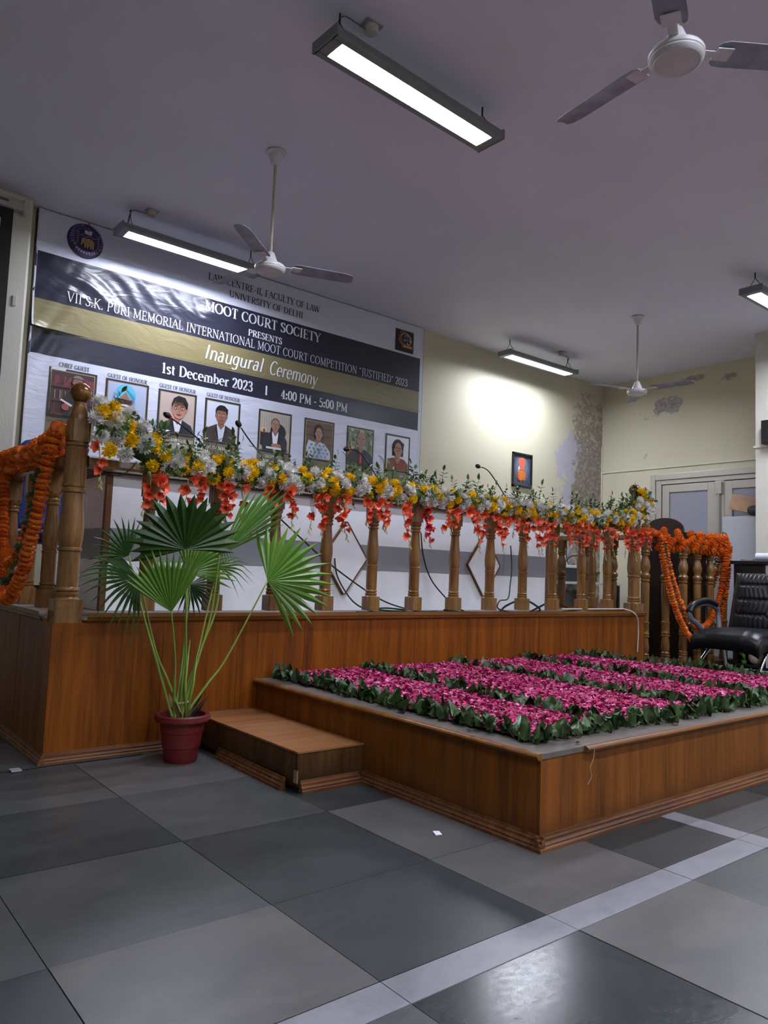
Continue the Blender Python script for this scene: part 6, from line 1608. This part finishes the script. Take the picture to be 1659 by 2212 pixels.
for k in range(5):
    q = MB(); a = k * 0.5
    q.add([(7.95 + 0.1 * math.cos(a + b_), 3.71 + 0.085 * math.sin(a + b_), 1.272 + 0.004 * k) for b_ in (0.6, 2.5, 3.7, 5.6)] + [(7.95 + 0.1 * math.cos(a + b_), 3.71 + 0.085 * math.sin(a + b_), 1.2745 + 0.004 * k) for b_ in (0.6, 2.5, 3.7, 5.6)], [(3, 2, 1, 0), (4, 5, 6, 7), (0, 1, 5, 4), (1, 2, 6, 5), (2, 3, 7, 6), (3, 0, 4, 7)])
    part('sheet', q, flat((214, 212, 208) if k % 2 else (150, 148, 150), 0.6), pp)
bw = MB(); prof = [(0.0, 0.0), (0.035, 0.0), (0.06, 0.03), (0.075, 0.07), (0.068, 0.10), (0.05, 0.12), (0.046, 0.12), (0.06, 0.1), (0.066, 0.07), (0.05, 0.03), (0.0, 0.012)]
bw.lathe(prof, 28, (7.93, 3.62, 0.211))
bw.v = [(x + (x - 7.93) * 0.05 * math.cos(14 * math.atan2(y - 3.62, x - 7.93)), y + (y - 3.62) * 0.05 * math.cos(14 * math.atan2(y - 3.62, x - 7.93)), z) for x, y, z in bw.v]
solo('ribbed_bowl', bw, flat((214, 196, 180), 0.4), 'pale ribbed bowl on the low shelf of the black counter', 'bowl', smooth=180)
gp = MB(); rg_ = random.Random(4)
for k in range(12): leaf_shape(gp, (7.93, 3.745, 0.24), (rg_.uniform(-.8, .8), rg_.uniform(-.25, .25), 1), (rg_.uniform(-1, 1), -1, 0), rg_.uniform(0.06, 0.12), 0.03, 0.3)
gp.lathe([(0.0, 0.212), (0.025, 0.212), (0.03, 0.245), (0.0, 0.245)], 12, (7.93, 3.745, 0))
solo('small_green_plant', gp, leafm('bright_leaf', (70, 120, 40), (120, 170, 60), 0.4), 'small bright green plant beside the bowl on the counter shelf', 'plant')

# steel cabinet before the right door leaf, with a carton and a black bag on it
cab = thing('steel_cabinet', 'tall grey steel cabinet in front of the right door leaf', 'cabinet', (9.0, 4.24, 0))
part('body', MB().box(8.90, 9.17, 3.90, 4.47, 0.0, 1.84), flat((168, 170, 178), 0.45), cab, bevel=0.006)
part('cabinet_door', MB().box(8.885, 8.899, 3.92, 4.455, 0.06, 1.82), flat((174, 176, 184), 0.42), cab, bevel=0.003)
ct = MB(); ct.box(-0.02, 0.16, -0.17, 0.17, 0, 0.19)
o = solo('cardboard_piece', ct, flat((176, 142, 112), 0.8, vary=0.1), 'tan carton lying askew on top of the steel cabinet', 'carton', bevel=0.004)
o.location = (8.97, 4.24, 1.895); o.rotation_euler = (math.radians(14), 0, math.radians(10))
solo('black_bag', MB().ball((8.90, 4.07, 1.90), (0.05, 0.09, 0.06), 16, 10, e=0.8), flat((36, 36, 42), 0.6), 'small black bag in front of the carton on the steel cabinet', 'bag', smooth=180)

# side table with boxes behind the stage rail
tb = thing('side_table', 'white-topped side table against the damp wall behind the stage rail', 'table', (8.2, 6.1, 0))
part('table_top', MB().box(7.4, 8.75, 5.75, 6.4, 0.955, 0.985), flat((214, 214, 210), 0.5), tb, bevel=0.004)
for (x, y) in ((7.44, 5.79), (8.71, 5.79), (7.44, 6.36), (8.71, 6.36)): part('leg', MB().box(x - 0.025, x + 0.025, y - 0.025, y + 0.025, 0, 0.955), BLACK, tb)
part('dark_side', MB().box(7.47, 8.15, 6.30, 6.32, 0.1, 0.954), flat((40, 46, 44), 0.6), tb)
pt = thing('printer', 'dark green equipment box on the white side table', 'equipment', (7.95, 6.1, 0.986))
part('body', MB().box(7.72, 8.12, 5.95, 6.3, 0.987, 1.16), flat((38, 46, 44), 0.5), pt, bevel=0.01)
part('lid', MB().box(7.71, 8.13, 5.94, 6.31, 1.16, 1.195), flat((206, 206, 202), 0.5), pt, bevel=0.01)
part('power_lead', MB().tube(spline([(8.12, 6.0, 1.05), (8.2, 5.95, 1.2), (8.16, 5.93, 1.3), (7.9, 5.92, 1.31), (7.74, 5.92, 1.2)], 8), 0.008, 6), BLACK, pt)
wm = MB(); rw = random.Random(2)
wm.tube(spline([(8.48 + rw.uniform(-.13, .13), 6.02 + rw.uniform(-.1, .1), 1.0 + rw.uniform(0, .13)) for _ in range(24)], 5), 0.008, 6)
solo('tangled_leads', wm, BLACK, 'tangle of black leads on the right end of the side table', 'leads', smooth=180)
solo('wall_lead', MB().tube(spline([(8.42, 6.395, 1.55), (8.42, 6.39, 1.3), (8.45, 6.30, 1.1), (8.47, 6.15, 1.02)], 8), 0.006, 6), BLACK, 'black lead hanging on the damp wall above the side table', 'lead')

# projection screen and small fittings on the left pilaster
psn = thing('projection_screen', 'pull-down projection screen with a black border at the top left', 'screen', (0.2, 6.2, 2.6))
part('casing', MB().box(-1.2, 1.325, 6.17, 6.249, 3.69, 3.755), flat((176, 172, 172), 0.45), psn, bevel=0.008)
part('end_cap', MB().box(1.30, 1.335, 6.165, 6.249, 3.675, 3.79), flat((188, 184, 182), 0.45), psn, bevel=0.006)
part('border', MB().box(-1.1, 1.235, 6.205, 6.212, 2.2, 3.69), flat((12, 12, 14), 0.6), psn)
part('white_field', MB().box(-1.0, 1.15, 6.2025, 6.205, 2.3, 3.60), flat((200, 206, 206), 0.6), psn)
part('sticker', MB().box(1.10, 1.19, 6.168, 6.170, 3.725, 3.745), flat((90, 84, 76), 0.6), psn, label='small worn label')
solo('blank_plate', MB().box(1.285, 1.312, 6.243, 6.2495, 2.955, 3.035), flat((186, 184, 176), 0.5), 'narrow blank plate on the pale pilaster left of the banner', 'plate', bevel=0.002)
solo('black_speaker', MB().box(8.30, 8.409, 3.40, 3.735, 2.57, 2.83), BLACK, 'black box mounted on the pale pilaster at the right edge', 'speaker', bevel=0.008)
